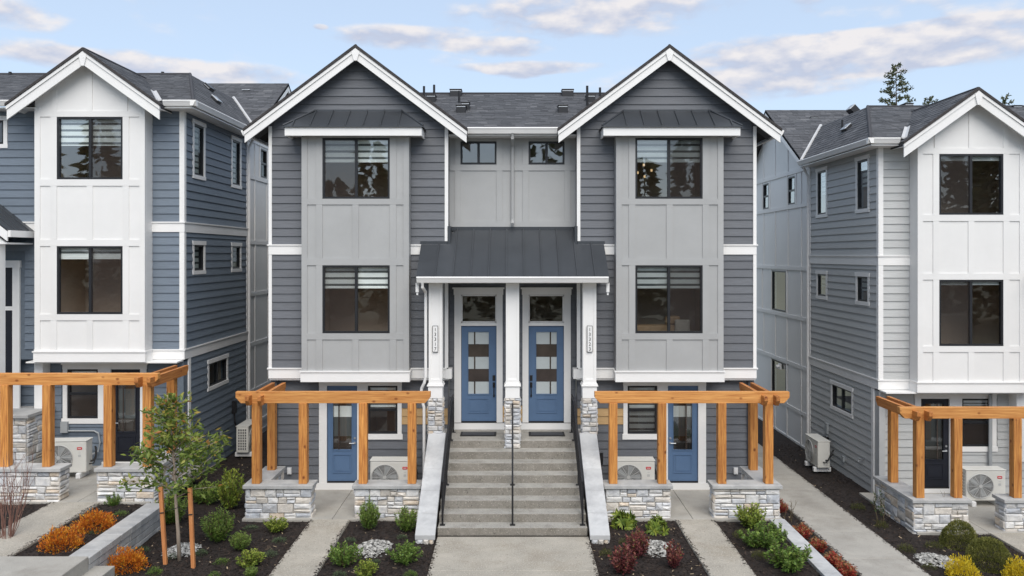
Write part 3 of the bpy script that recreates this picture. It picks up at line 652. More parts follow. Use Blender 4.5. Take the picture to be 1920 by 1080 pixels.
# porch roof
PR = MB().fbox(F0, -2.2, 2.2, -.48, 1.08, 5.19, 5.215).build('porch_roof', WHITE, H)
for s in (-1, 1):
    F = Fr((0,0,0),(s,0,0),(0,-1,0))
    MB().prism(Fr((s*2.19, 0, 0), (0,-1,0), (s,0,0)), [(0.03, 5.216), (1.09, 5.216), (1.09, 5.27), (.03, 6.05)], -.03, 0).build('porch_gable_end', CHAR, PR)
    MB().prism(Fr((s*2.235, 0, 0), (0,-1,0), (s,0,0)), [(0.0, 6.0), (1.13, 5.19), (1.13, 5.33), (.0, 6.14)], -.025, .012).build('rake_trim', METAL, PR)
    MB().fbox(F, 2.20, 2.27, .93, 1.02, 4.98, 5.20).build('corbel', WHITE, PR); MB().fbox(F, 2.215, 2.255, .955, .995, 4.91, 4.98).build('corbel_drop', WHITE, PR)
    MB().fbox(F, 1.59, 2.27, 0, .05, 6.10, 6.19).build('wall_flashing', METAL, PR); MB().fbox(F, 1.53, 1.60, -.5, .05, 6.10, 6.56).build('step_flashing', METAL, PR)
MB().fbox(F0, -1.53, 1.53, -.5, -.45, 6.46, 6.56).build('wall_flashing', METAL, PR)
top_c = (.5+1.14)/1.14
metal_slope(F0, -2.25, 2.25, 1.14, 5.345, lambda a: 1.0 if abs(a) > 1.59 else top_c-.02, lambda f: 1.14*(1-f), lambda f: 5.345+.81*f, PR, [-1.805+.415*k for k in range(10)])
gutter(F0, -2.23, 2.23, 1.09, 5.345, PR, .14)
# columns: white shaft on a stone pier
rs = random.Random(5)
for x, zb in ((0, 1.26), (-1.83, 1.58), (1.83, 1.58)):
    Fx = Fr((x, -.45, 0), (1,0,0), (0,-1,0)); hw = .158; c = MB()
    c.fbox(Fx, -hw+.018, hw-.018, .018, .312, 2.76, 5.19)
    for p in (-1, 1):
        for n0 in (0, .272): c.fbox(Fx, min(p*hw, p*(hw-.055)), max(p*hw, p*(hw-.055)), n0, n0+.058, 2.80, 5.188)
    for (u, v) in ((2.80, 2.90), (5.06, 5.188)): c.fbox(Fx, -hw+.001, hw-.001, .001, .329, u, v)
    C = c.build('porch_column', WHITE, H)
    b = MB(); b.fbox(Fx, -hw-.012, hw+.012, -.012, .342, 2.455, 2.735); b.fbox(Fx, -hw-.04, hw+.04, -.04, .37, 2.735, 2.762); b.fbox(Fx, -hw-.022, hw+.022, -.022, .352, 2.762, 2.80); b.build('column_plinth', WHITE, C)
    MB().fbox(Fx, -.15, .15, .0, .31, zb, 2.45).build('pier_core', MORTAR, C)
    stone_face(Fx.at(0, .31, 0), -.175, .175, zb, 2.45, C, rs, .075, .13, .12, .24)
    stone_face(Fr((x+.15, -.45, 0), (0,-1,0), (1,0,0)), 0, .33, zb, 2.45, C, rs, .075, .13, .13, .25)
    stone_face(Fr((x-.15, -.45, 0), (0,-1,0), (-1,0,0)), 0, .33, zb, 2.45, C, rs, .075, .13, .13, .25)
MB().tube([(-2.1,-1.14,5.22),(-2.1,-1.10,5.10),(-2.065,-.78,4.98),(-2.065,-.72,4.85),(-2.065,-.72,2.95),(-2.10,-.70,2.80),(-2.17,-.64,2.66),(-2.19,-.62,2.52),(-2.17,-.62,2.40),(-2.115,-.62,2.2),(-2.115,-.62,.05)], .036, 8).build('downspout', WHITE, H)

# ================================================================== side houses (u runs away from the centre, y back)
def side_house(x0, y0, z0, s, m_front, m_side, m_wall, m_bb, door_m, label):
    T = empty('townhouse', (x0, y0, z0)); tag(T, label, 'townhouse')
    F = Fr((0,0,0), (s,0,0), (0,-1,0)); Fg = Fr((0,.3,0), (s,0,0), (0,-1,0)); S = Fr((0,0,0), (0,1,0), (-s,0,0)); fb = .42
    Fb = F.at(0, fb, 0); ub0, ub1 = .78, 3.51; UE = 8.4
    # front, upper floors
    side_zone = [(ub0-.005, ub1+.005, 2.6, 9.3)]
    W = wall(F, 0, UE, 2.76, 9.05, [(.95, 3.35, 2.9, 8.95), (4.52, 5.46, 8.18, 8.82)], T, m_wall)
    lap(F, .09, 5.6, 3.02, 5.98, side_zone + [(4.0, 5.4, 2.7, 5.5)], W, m_front); lap(F, .09, 5.6, 6.24, 9.05, side_zone + [(4.43, 5.55, 8.09, 8.92)], W, m_front)
    for (p, q) in ((0, ub0), (ub1, 5.6)): band(F, p, q, 5.98, 6.24, T, r0=.05 if p == 0 else 0)
    band(F, 0, ub0, 2.76, 3.02, T, r0=.05); band(F, ub1, 3.75, 2.76, 3.02, T)
    for (u, v) in ((3.02, 5.98), (6.24, 9.05)): board(F, 0, .09, u, v, T, 0, .036, name='corner_board')
    window(F, T, 4.54, 5.44, 8.2, 8.80, 0, 'slider', trim=(.10, WHITE), rw=.05)
    # side wall
    sw = [(.64, 1.30, 7.50, 8.83), (3.54, 4.22, 7.50, 8.83), (.64, 1.30, 4.99, 5.66), (3.54, 4.22, 4.99, 5.66), (1.68, 3.06, 1.78, 2.42)]
    Ws = wall(S, .0, 4.9, -.9, 9.05, sw, T, m_wall)
    th = [(p-.09, q+.09, u-.08, v+.09) for p, q, u, v in sw]
    lap(S, .09, 4.86, 3.02, 5.98, th, Ws, m_side); lap(S, .09, 4.86, 6.24, 9.05, th, Ws, m_side); lap(S, .39, 4.86, -.45, 2.76, th, Ws, m_side)
    band(S, -.042, 4.86, 5.98, 6.24, T, r0=.02); band(S, -.042, 4.86, 2.76, 3.02, T, r0=.02)
    for (u, v) in ((3.02, 5.98), (6.24, 9.05)): board(S, -.036, .09, u, v, T, 0, .036, name='corner_board')
    board(S, .264, .39, -.4, 2.76, T, 0, .036, name='corner_board')
    for i, (p, q, u, v) in enumerate(sw):
        window(S, T, p, q, u, v, 0, 'slider' if i == 4 else 'fixed', trim=(.10, WHITE), blind=(.9 if s < 0 else .5) if i < 4 else .0, rw=.02, depth=1.0, glass=GLASSS)
    board(S, 4.80, 4.90, -.5, 9.0, T, 0, .04, name='corner_board')
    MB().tube([S.p(4.93,.2,9.05), S.p(4.93,.06,8.75), S.p(4.93,.06,-.4)], .045, 8).build('downspout', WHITE, T)
    # rear wing with a board and batten gable end
    Y0, Y1 = 4.9, 12.2; yr, zr, ks = 8.35, 11.46, .605
    ow = [(6.28, 6.95, 7.98, 8.92), (9.1, 9.76, 7.98, 8.92), (7.2, 8.7, 4.25, 5.68), (7.2, 8.7, 1.15, 2.45)]
    Wb = wall(S, Y0, Y1, -.9, 9.2, ow, T, m_bb, name='gable_end_wall')
    MB().prism(S, [(Y0, 9.2), (Y1, 9.2), (yr, 11.38)], -.15, 0).build('gable_wall', m_bb, Wb)
    for v in (9.05, 7.88, 5.80, 4.15, 2.55, 1.05, -.05): board(S, Y0, Y1, v-.06, v+.06, Wb, 0, .03, m_bb, 'rail')
    for v0, v1, ys in ((9.12, 11.0, (5.7, 7.0, 8.35, 9.7)), (7.95, 8.98, (5.7, 6.2, 7.05, 9.0, 9.9)), (5.87, 7.81, (5.7, 7.0, 8.35, 9.7)), (4.22, 5.73, (5.7, 7.1, 8.8, 9.9)), (2.62, 4.08, (5.7, 7.1, 8.35, 9.7)), (1.12, 2.48, (5.7, 7.1, 8.8)), (.02, .98, (5.7, 7.1, 8.35))):
        for y in ys: board(S, y-.045, y+.045, v0, min(v1, 11.36-ks*abs(y-yr)-.05), Wb, 0, .025, m_bb, 'batten')
    for i, (p, q, u, v) in enumerate(ow): window(S, T, p, q, u, v, 0, 'hung' if i < 2 else 'fixed', rw=.05, depth=3.6, glass=GLASSS)
    board(S, Y0, Y1, -.9, -.36, T, 0, .03, GREYB, 'foundation')
    # rear roof
    ze = 9.26; e0 = 4.65
    slope_plane([F.p(-.36, -e0, ze), F.p(UE, -e0, ze), F.p(UE, -yr, zr+.04), F.p(-.36, -yr, zr+.04)], T, 'rear_roof')
    slope_plane([F.p(UE, -12.1, ze-.05), F.p(-.36, -12.1, ze-.05), F.p(-.36, -yr, zr+.04), F.p(UE, -yr, zr+.04)], T, 'rear_roof')
    Sr = S.at(0, .36, 0)
    for q in (-1, 1):
        MB().prism(Sr, [(yr, zr), (yr+q*3.7, zr-ks*3.7), (yr+q*3.7, zr-ks*3.7-.24), (yr, zr-.24)], -.04, .0).build('barge_board', WHITE, T)
    # front hipped roof: front slope, side slope, flat deck
    eu, ey, ez, dz = -.42, -.45, 9.20, 1.5; dy, du = 3.75, 1.56
    A = F.p(eu, -ey, ez); 
    rf = lambda u, y: F.p(u, -y, ez + dz*(y-ey)/dy); yh = ey + dy*(ub0-eu)/du
    slope_plane([rf(eu, ey), rf(ub0, ey), rf(ub0, yh)], T, 'front_roof')
    slope_plane([rf(ub0, .05), rf(ub1, .05), rf(ub1, ey+dy), rf(eu+du, ey+dy), rf(ub0, yh)], T, 'front_roof')
    slope_plane([rf(ub1, ey), rf(UE, ey), rf(UE, ey+dy), rf(ub1, ey+dy)], T, 'front_roof')
    slope_plane([F.p(eu, -4.62, ez), F.p(eu, -ey, ez), F.p(eu+du, -(ey+dy), ez+dz), F.p(eu+du, -7.15, ez+dz)], T, 'hip_roof')
    MB().tube([F.p(eu, -ey, ez+.01), F.p(eu+du, -(ey+dy), ez+dz+.01)], .045, 6).build('hip_cap', ROOFU, T)
    MB().tube([F.p(eu+du, -(ey+dy), ez+dz), F.p(UE, -(ey+dy), ez+dz)], .045, 6).build('ridge_cap', ROOFU, T)
    MB().fbox(F, eu+du, UE, -8.2, -(ey+dy), ez+dz-.1, ez+dz-.01).build('roof_deck', ROOFU, T)
    MB().tube([F.p(eu,-4.53,ez+.03), F.p(eu+du,-7.02,ez+dz+.03)], .055, 6).build('valley_flashing', STEELP, T)
    gutter(F, eu-.10, .30, -ey-.03, ez+.02, T, .14); gutter(F, 3.98, UE, -ey-.03, ez+.02, T, .14)
    gutter(S, ey-.10, 4.66, .42-.04, ez+.02, T, .14)
    MB().fbox(F, eu, ub0, -.0, .45, 9.03, 9.055).build('soffit', WHITE, T); MB().fbox(F, ub1, UE, -.0, .45, 9.03, 9.055).build('soffit', WHITE, T); MB().fbox(F, eu, 0, -4.7, -.001, 9.03, 9.055).build('soffit', WHITE, T)
    b = MB(); b.fbox(F, eu+.01, .27, .42, .445, 9.056, 9.17); b.build('fascia', WHITE, T)
    # bay with its gable
    uc, za, hf, sl = 2.145, 10.43, 1.86, .72
    B = wall(Fb, ub0, ub1, 2.76, 9.1, [(1.33,2.96,7.275,8.815),(1.33,2.96,3.935,5.615)], T, WPANEL, -.1, 0, 'bay')
    MB().prism(Fb, [(ub0, 9.1), (ub1, 9.1), (ub1, 9.23), (uc, 10.21), (ub0, 9.23)], -.1, 0).build('gable_wall', WPANEL, B)
    q = MB(); q.fbox(F, ub0, ub0+.1, 0, fb-.1, 2.76, 9.2); q.fbox(F, ub1-.1, ub1, 0, fb-.1, 2.76, 9.2); q.build('bay_side', WPANEL, B)
    for (p, q) in ((ub0, ub0+.135), (ub1-.135, ub1)): board(Fb, p, q, 3.02, 9.05, B, 0, .022, WPANEL, 'batten')
    for (u, v) in ((3.78, 3.93), (5.62, 5.78), (7.11, 7.27), (8.82, 8.96)): board(Fb, ub0+.136, ub1-.136, u, v, B, 0, .022, WPANEL, 'rail')
    for (u, v, mid) in ((3.02, 3.78, 1), (3.93, 5.62, 0), (5.78, 7.11, 1), (7.27, 8.82, 0)):
        for (p, q) in ((1.175, 1.329), (2.961, 3.115)) + (((2.07, 2.22),) if mid else ()): board(Fb, p, q, u+.001, v-.001, B, 0, .02, WPANEL, 'batten')
    for (p, q) in ((1.21, 1.33), (2.085, 2.205), (2.96, 3.08)): board(Fb, p, q, 8.961, 10.16-sl*abs((p+q)/2-uc)-.05, B, 0, .02, WPANEL, 'batten')
    b = MB(); b.fbox(F, ub0-.02, ub1+.02, .03, fb+.042, 2.75, 2.99); b.fbox(F, ub0-.04, ub1+.04, .03, fb+.065, 2.99, 3.022); b.build('trim_band', WHITE, B)
    MB().fbox(F, 0, 3.75, -.5, .4, 2.715, 2.749).build('overhang_soffit', WHITE, T)
    lf = 0 if s > 0 else 1                  # sash at the photo's left / right
    window(Fb, T, 1.331, 2.959, 7.276, 8.814, 0, 'slider', blind=.42 if s < 0 else .07, screen=0, glass=GLASSU, rw=.3)
    window(Fb, T, 1.331, 2.959, 3.936, 5.614, 0, 'slider', blind=.16 if s < 0 else .05, screen=0, rw=.3, zebra=s < 0)
    gable_roof(F, uc, za, hf, sl, -4.0, fb+.33, T, WPANEL); rake(F, uc, za, hf, sl, fb+.33, T, .33)
    vl = lambda k: F.p(.437+.528*k, .45-.95*k, 9.2+.38*k); q1, q2 = vl(-.02), vl(1.15); up = Vector((0,0,.035)); w_ = F.ex*.075; dn = Vector((0,0,.02))
    b = MB(); b.hexa([q1-w_+dn, q1+dn*.2, q2+dn*.2, q2-w_+dn, q1-w_+up+dn, q1+up, q2+up, q2-w_+up+dn]); b.hexa([q1+dn*.2, q1+w_+dn*2.5, q2+w_+dn*2.5, q2+dn*.2, q1+up, q1+w_+up+dn*2.5, q2+w_+up+dn*2.5, q2+up]); b.build('valley_flashing', STEELP, T)
    # ground floor
    gh = [(1.22, 1.97, 0, 2.46), (2.30, 3.09, 1.21, 2.47)]
    Wg = wall(Fg, 0, UE, -.9, 2.74, gh, T, m_wall)
    lap(Fg, .09, 4.4, -.02, 2.74, [(1.02, 3.24, 1.1, 2.66), (1.02, 2.15, -.1, 2.66)], Wg, m_front)
    board(Fg, 0, .09, -.2, 2.74, T, 0, .036, name='corner_board')
    b = MB(); b.fbox(Fg, 1.02, 3.24, 0, .055, 2.59, 2.645); b.fbox(Fg, 1.05, 3.21, 0, .04, 2.472, 2.59); b.fbox(Fg, 1.06, 1.219, 0, .04, .10, 2.472); b.fbox(Fg, 1.971, 2.12, 0, .04, .10, 2.472)
    b.fbox(Fg, 2.12, 2.299, 0, .04, 1.08, 2.472); b.fbox(Fg, 3.091, 3.20, 0, .04, 1.21, 2.472); b.fbox(Fg, 2.12, 3.23, 0, .05, 1.08, 1.209); b.fbox(Fg, .98, 2.2, 0, .05, -.02, .10); b.build('door_surround', WHITE, T)
    window(Fg, T, 2.301, 3.089, 1.211, 2.469, 0, 'hung', blind=.12, rw=.1, screen=0)
    frosted_door(Fg, T, 1.222, 1.968, .14, 2.458, -.02, door_m, (1.36, 1.83, .86, 2.33), 1, 'half', 'patio_door', 'lever')
    MB().fbox(Fg, 1.2, 2.0, -.6, -.2, .1, 2.6).build('hall_interior', ROOM, T)
    # entry beyond the bay: gabled metal porch roof, post, door
    pe, pr_, pz, pk = 3.74, 5.05, 6.0, .78
    PR_ = MB().fbox(F, pe+.05, 2*pr_-pe-.05, 0.0, 1.1, 5.66, 5.70).build('porch_roof', WHITE, T)
    for q in (-1, 1):
        e = pr_+q*(pr_-pe); zt = pz-.02
        for i in range(4):
            f0, f1 = i*.29-.0, min((i+1)*.29, 1.16); n0, n1 = f0+.002, f1-.002
            b = MB(); P = F.p; zr_ = pz+pk*(pr_-pe)
            b.hexa([P(e,n1,pz-.03),P(e,n0,pz-.03),P(pr_,n0,zr_-.03),P(pr_,n1,zr_-.03),P(e,n1,pz),P(e,n0,pz),P(pr_,n0,zr_),P(pr_,n1,zr_)]); b.build('roof_panel', METAL, PR_)
            b = MB(); b.hexa([P(e,n1-.012,pz),P(e,n1+.012,pz),P(pr_,n1+.012,zr_),P(pr_,n1-.012,zr_),P(e,n1-.012,pz+.035),P(e,n1+.012,pz+.035),P(pr_,n1+.012,zr_+.035),P(pr_,n1-.012,zr_+.035)]); b.build('seam', METAL, PR_)
        MB().fbox(F, min(e, e+q*.07), max(e, e+q*.07), 0, 1.14, pz-.17, pz-.01).build('gutter', WHITE, PR_)
        MB().prism(F, [(pr_, pz+pk*(pr_-pe)-.035), (e, pz-.035), (e, pz-.27), (pr_, pz+pk*(pr_-pe)-.27)], 1.12, 1.165).build('barge_board', WHITE, PR_)
    MB().prism(F, [(pe+.1, 5.70), (2*pr_-pe-.1, 5.70), (pr_, 5.7+pk*(pr_-pe-.1))], 1.0, 1.08).build('porch_gable_end', WPANEL, PR_)
    for c in (4.13, 5.97): MB().fbox(F, c-.15, c+.15, .84, 1.10, 1.5, 5.66).build('porch_column', WHITE, PR_); 
    b = MB(); b.fbox(F, 4.12, 4.3, 0.0, .05, 1.45, 5.08); b.fbox(F, 5.8, 5.98, 0, .05, 1.45, 5.08); b.fbox(F, 4.10, 6.0, 0, .07, 5.08, 5.26); b.fbox(F, 4.3, 5.8, 0, .03, 4.0, 4.1); b.build('door_surround', WHITE, T)
    MB().fbox(F, 4.301, 5.799, .002, .012, 1.5, 5.078).build('entry_door', DOORK, T)
    MB().fbox(F, 3.53, 3.74, -.3, .06, .9, 2.76).build('entry_post', WHITE, T)
    return T
LX, LY, LZ = -8.32, .50, .45
RX, RY, RZ = 9.52, 1.05, -.40
HL = side_house(LX, LY, LZ, -1, BLUE, BLUE, BLUEW, WPANEL, DOORK, 'slate blue townhouse with white gabled bay, left of the charcoal duplex')
HR = side_house(RX, RY, RZ, 1, LGREY, LGREY, LGREYW, WPANEL, DOORK, 'pale grey townhouse with white gabled bay, right of the charcoal duplex')

# ================================================================== entry steps, cheek walls, handrails
ST = empty('entry_steps', (0, -3.17, 0)); tag(ST, 'wide concrete front steps rising to the two blue doors', 'steps')
RISE, RUN = .18, .347
for i in range(8):
    y0 = i*RUN; y1 = (y0 + RUN + .05) if i < 7 else 3.66
    zl, zh = max(0, (i-1)*RISE), (i+1)*RISE-.002*(i == 7); zm = zh-.05; b = MB()
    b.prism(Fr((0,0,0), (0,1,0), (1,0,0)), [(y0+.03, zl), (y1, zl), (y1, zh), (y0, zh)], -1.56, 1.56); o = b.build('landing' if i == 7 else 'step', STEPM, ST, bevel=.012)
    o.data.materials.append(RISERM)                                       # riser faces take a darker, browner, coarser-speckled material than the treads
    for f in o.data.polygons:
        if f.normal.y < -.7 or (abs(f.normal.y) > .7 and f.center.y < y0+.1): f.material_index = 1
for s in (-1, 1):
    cw = empty('stair_cheek_wall', (s*1.79, -3.45, 0)); tag(cw, 'sloping cheek wall with pale slab caps on the %s side of the entry steps' % ('left' if s < 0 else 'right'), 'cheek wall', 'cheek walls of the entry steps')
    k = 1.49/2.62; z_at = lambda y: .02 + k*y
    MB().prism(Fr((0,0,0), (0,1,0), (1,0,0)), [(.04, -.1), (3.66, -.1), (3.66, 1.52), (2.67, 1.50), (.04, z_at(.04))], -.17, .17).build('wall_core', MORTAR, cw)
    ys = [0, .52, 1.08, 1.64, 2.16, 2.67]
    for i in range(5):
        p, q = ys[i]+.003, ys[i+1]-.003; th = .10; x = .205
        b = MB(); b.hexa([(-x,p,z_at(p)),(x,p,z_at(p)),(x,q,z_at(q)),(-x,q,z_at(q)),(-x,p,z_at(p)+th),(x,p,z_at(p)+th),(x,q,z_at(q)+th),(-x,q,z_at(q)+th)]); b.build('cap_slab', CAP, cw, bevel=.008)
    stone_face(Fr((s*.17,0,0), (0,1,0), (s,0,0)), .04, 2.9, -.05, 1.5, cw, random.Random(8), .09, .16, .16, .4, clip=lambda a: z_at(a)-.08)
    stone_face(Fr((0,.04,0), (1,0,0), (0,-1,0)), -.17, .17, -.08, .03, cw, random.Random(3), .1, .11, .1, .2)
def handrail(x, ystart, label, balusters):
    t = empty('handrail', (x, -3.17, 0)); tag(t, label, 'handrail', 'black handrails of the entry steps')
    yb, ym, yt = .17, 1.22+.02, 2.26+.2; k = RISE/RUN; tread = lambda y: RISE*(int(y/RUN)+1)
    zb = RISE+.90; ztop = 1.44+.92
    top = lambda y: zb + (ztop-zb)*(y-yb)/(yt-yb) if y < yt else ztop
    path = [(0, yb-.02, zb), (0, yt, ztop)] + ([(0, ystart, ztop)] if ystart > yt+.05 else [])
    b = MB()
    for i in range(len(path)-1):
        p, q = Vector(path[i]), Vector(path[i+1]); w = .019
        b.hexa([p+Vector((-w,0,-.02)), p+Vector((w,0,-.02)), q+Vector((w,0,-.02)), q+Vector((-w,0,-.02)), p+Vector((-w,0,.02)), p+Vector((w,0,.02)), q+Vector((w,0,.02)), q+Vector((-w,0,.02))])
    b.build('top_rail', IRON, t)
    posts = [yb, ym, yt] + ([ystart-.03] if ystart > yt+.3 else [])
    for y in posts:
        MB().box(-.02, .02, y-.02, y+.02, min(tread(y), 1.44), top(y)-.015).build('post', IRON, t)
        MB().box(-.055, .055, y-.05, y+.05, min(tread(y), 1.44), min(tread(y), 1.44)+.012).build('base_plate', IRON, t)
    if balusters:
        b = MB(); low = lambda y: top(y)-.78
        for i in range(len(path)-1):
            p, q = Vector(path[i]) - Vector((0,0,.78)), Vector(path[i+1]) - Vector((0,0,.78)); w = .012
            b.hexa([p+Vector((-w,0,-.015)), p+Vector((w,0,-.015)), q+Vector((w,0,-.015)), q+Vector((-w,0,-.015)), p+Vector((-w,0,.015)), p+Vector((w,0,.015)), q+Vector((w,0,.015)), q+Vector((-w,0,.015))])
        b.build('bottom_rail', IRON, t); y = yb+.11
        while y < ystart-.05:
            MB().box(-.008, .008, y-.008, y+.008, low(y)+.012, top(y)-.015).build('baluster', IRON, t); y += .11
    return t
handrail(-1.47, 3.35, 'black metal railing along the left side of the entry steps', True)
handrail(1.47, 3.35, 'black metal railing along the right side of the entry steps', True)
handrail(0, 2.30, 'single black handrail down the middle of the entry steps', False)
for s in (-1, 1):
    m_ = empty('doormat', (s*.84, -.28+.18, 1.44)); tag(m_, 'black doormat below the %s blue front door' % ('left' if s < 0 else 'right'), 'doormat', 'doormats on the landing')
    MB().box(-.44, .44, -.2, .26, .001, .016).build('mat_border', RUBBER, m_, bevel=.005); MB().box(-.39, .39, -.15, .21, .0165, .022).build('mat_field', IRON, m_)
# address plaques with their numbers
def digits(txt, F, size, pitch, parent, m):
    for i, ch in enumerate(txt):
        cu = bpy.data.curves.new('numeral', 'FONT'); cu.body = ch; cu.size = size; cu.align_x = 'CENTER'; cu.extrude = .002
        tmp = bpy.data.objects.new('numeral_tmp', cu); col.objects.link(tmp); bpy.context.view_layer.update()
        me = bpy.data.meshes.new_from_object(tmp.evaluated_get(bpy.context.evaluated_depsgraph_get())); bpy.data.objects.remove(tmp)
        me.materials.clear(); o = link('numeral', me, m, parent); o.rotation_euler = (R(90), 0, 0); o.location = (0, -.018, .26-pitch*i)
for x, txt, side in ((-1.83, '13317', 'left'), (1.83, '13323', 'right')):
    t = empty('address_plaque', (x, -.79, 3.86)); tag(t, 'white address plaque reading %s on the %s porch column' % (txt, side), 'address plaque')
    MB().box(-.066, .066, -.012, .005, -.312, .312).build('plaque_border', BLACK, t); MB().box(-.055, .055, -.0155, -.0125, -.301, .301).build('plaque_face', WPLAS, t)
    digits(txt, None, .115, .115, t, BLACK)
    for o in t.children:
        if o.name.startswith('numeral'): o.location.z -= .075

# ================================================================== pergolas and stone garden walls
def pergola(x0, y0, z0, s, posts, beam, label, corner, ret, side_joists=True):
    """s: +1 mirrored to the right. u measured from x0 outward by s"""
    t = empty('pergola', (x0, y0, z0)); tag(t, label, 'pergola', 'cedar pergolas on the patios')
    F = Fr((0,0,0), (s,0,0), (0,-1,0)); hw = .092
    for u in posts: MB().fbox(F, u-hw, u+hw, -hw, hw, .73, 2.53).build('post', CEDZ, t, bevel=.008)
    MB().fbox(F, corner-hw, corner+hw, -ret-hw, -ret+hw, .73, 2.53).build('post', CEDZ, t, bevel=.008)
    a, b_ = beam
    o = (1 if corner == max(posts + [corner]) else -1)
    poly = [(a, 2.785), (b_, 2.785), (b_, 2.66), (b_-.12, 2.53), (a+.12, 2.53), (a, 2.66)]
    MB().prism(F, poly, -.07, .07).build('beam', CEDX, t, bevel=.006)
    Fj = Fr((0,0,0), (0,-1,0), (s,0,0))
    for d in (-.135, .135):
        MB().prism(Fj, [(-ret-.55, 2.72), (.30, 2.72), (.30, 2.62), (.20, 2.50), (-ret-.45, 2.50), (-ret-.55, 2.62)], corner+d-.042, corner+d+.042).build('joist', CEDY, t, bevel=.005)
    return t
def garden_wall(x0, y0, z0, u0, u1, s, label, ret=None, seed=1, base=-.08, depth=.42):
    """stone veneered low wall, front at y0; optional return running back at its u0 or u1 end"""
    t = empty('garden_wall', (x0, y0, z0)); tag(t, label, 'garden wall', 'low ledgestone garden walls'); rnd = random.Random(seed)
    F = Fr((0,0,0), (s,0,0), (0,-1,0)); zt = .65; i = .045
    MB().fbox(F, u0+i, u1-i, -depth+i, -i, base-.1, zt).build('wall_core', MORTAR, t)
    stone_face(F.at(0, -i, 0), u0+.012, u1-.012, base, zt, t, rnd)
    # ends
    stone_face(Fr((s*(u1-i),0,0), (0,1,0), (s,0,0)), .012, depth-.012, base, zt, t, rnd)
    stone_face(Fr((s*(u0+i),0,0), (0,1,0), (-s,0,0)), .012, depth-.012, base, zt, t, rnd)
    cap = MB().fbox(F, u0-.035, u1+.035, -depth-.03, .045, zt+.001, zt+.08).build('wall_cap', CAPE, t, bevel=.01)
    MB().fbox(F, u0+.0, u1-.0, -.02, .02, base-.06, base+.02).build('footing', CONC, t)
    if ret:
        end, ln = ret; e0, e1 = (end, end+depth) if end == u0 else (end-depth, end)
        MB().fbox(F, e0+i, e1-i, -ln, -depth, base-.1, zt).build('wall_core', MORTAR, t)
        out = -s if end == u0 else s
        stone_face(Fr((s*(e0+i if end == u0 else e1-i),0,0), (0,1,0), (out,0,0)), depth, ln, base, zt, t, rnd)
        stone_face(Fr((s*(e1-i if end == u0 else e0+i),0,0), (0,1,0), (-out,0,0)), depth, ln, base, zt, t, rnd)
        MB().fbox(F, e0-.035, e1+.035, -ln-.03, -depth-.033, zt+.001, zt+.08).build('wall_cap', CAPE, t, bevel=.01)
    return t
for s, nm in ((-1, 'left'), (1, 'right')):
    pergola(0, -1.80, 0, s, [2.255, 3.35, 4.69, 5.74], (1.84, 6.20), 'orange cedar pergola over the ground floor patio %s of the entry steps' % nm, 5.74, 1.15)
    garden_wall(0, -1.98, 0, 4.47, 5.96, s, 'ledgestone wall at the outer corner of the patio %s of the entry steps' % nm, (5.96, 1.62), 20+s)
    garden_wall(0, -1.98, 0, 2.07, 3.53, s, 'ledgestone wall beside the entry steps on their %s side' % nm, None, 30+s)
for (x0, y0, z0, s, nm, sd) in ((LX, LY, LZ, -1, 'slate blue', 50), (RX, RY, RZ, 1, 'pale grey', 60)):
    pergola(x0, y0-2.57, z0, s, [-.26, .60, 1.95, 2.88], (-.72 if s > 0 else -.50, 4.6), 'orange cedar pergola on the patio of the %s townhouse' % nm, -.26, 1.25)
    garden_wall(x0, y0-2.75, z0, -.47, .80, s, 'ledgestone corner wall of the %s townhouse patio' % nm, (-.47, 1.95), sd, base=-.1)
    garden_wall(x0, y0-2.75, z0, 1.60, 3.4, s, 'ledgestone wall under the outer pergola posts of the %s townhouse' % nm, None, sd+1, base=-.1)
    a, b_ = sorted((x0-.4*s, x0+3.4*s)); slab('patio', a, x0+1.2*s if s > 0 else b_, y0-2.8, y0+.29, z0, CONC) if s > 0 else slab('patio', x0-1.2, b_, y0-2.8, y0+.29, z0, CONC)
    a, b_ = sorted((x0+1.208*s, x0+3.6*s)); slab('patio', a, b_, y0-2.8, y0+.29, z0, CONC)
# stone pier of the left entry
t = empty('stone_pier', (LX-3.72, LY-.32, LZ)); tag(t, 'ledgestone pier with grey cap beside the unit of the slate blue townhouse', 'stone pier')
MB().box(-.95, .24, -.5, .55, -.1, 1.44).build('pier_core', MORTAR, t); rp = random.Random(77)
stone_face(Fr((0,-.5,0), (1,0,0), (0,-1,0)), -.95, .24, 0, 1.44, t, rp); stone_face(Fr((.24,0,0), (0,1,0), (1,0,0)), -.5, .55, 0, 1.44, t, rp)
MB().box(-1, .33, -.6, .6, 1.445, 1.53).build('pier_cap', CAPE, t, bevel=.01)
# retaining walls and kerbs
rw = empty('retaining_wall', (-7.74, -2.4, 0)); tag(rw, 'grey stone block retaining wall between the left path and the tree bed', 'retaining wall')
for i in range(8):
    y1 = -.0-i*.40; MB().box(-.21, .21, y1-.395, y1, .335, .46).build('cap_block', CAPE, rw, bevel=.01)
for r_ in range(3):
    for i in range(8):
        y1 = -i*.40-.13*(r_ % 2); MB().box(-.17, .19+jit(.012), max(y1-.394, -3.2), y1, -.1+r_*.145, -.1+(r_+1)*.145-.008).build('block', CAPE, rw, bevel=.014)
kb = empty('stone_kerb', (5.84, -2.1, 0)); tag(kb, 'pale slab kerb between the right shrub bed and the red plants', 'kerb')
for i in range(16):
    y1 = -i*.43; MB().box(-.165, .165, y1-.424, y1, -.07, .02).build('cap_slab', CAP, kb, bevel=.008); MB().box(-.12, .13, y1-.42, y1, -.55, -.072).build('block', CAPE, kb, bevel=.01)
lp = slab('garden_path', -10.08, -9.02, -5.6, -2.26, .446, AGG)
slab('garden_path', 10.75, 11.75, -9, -1.76, -.404, AGG)
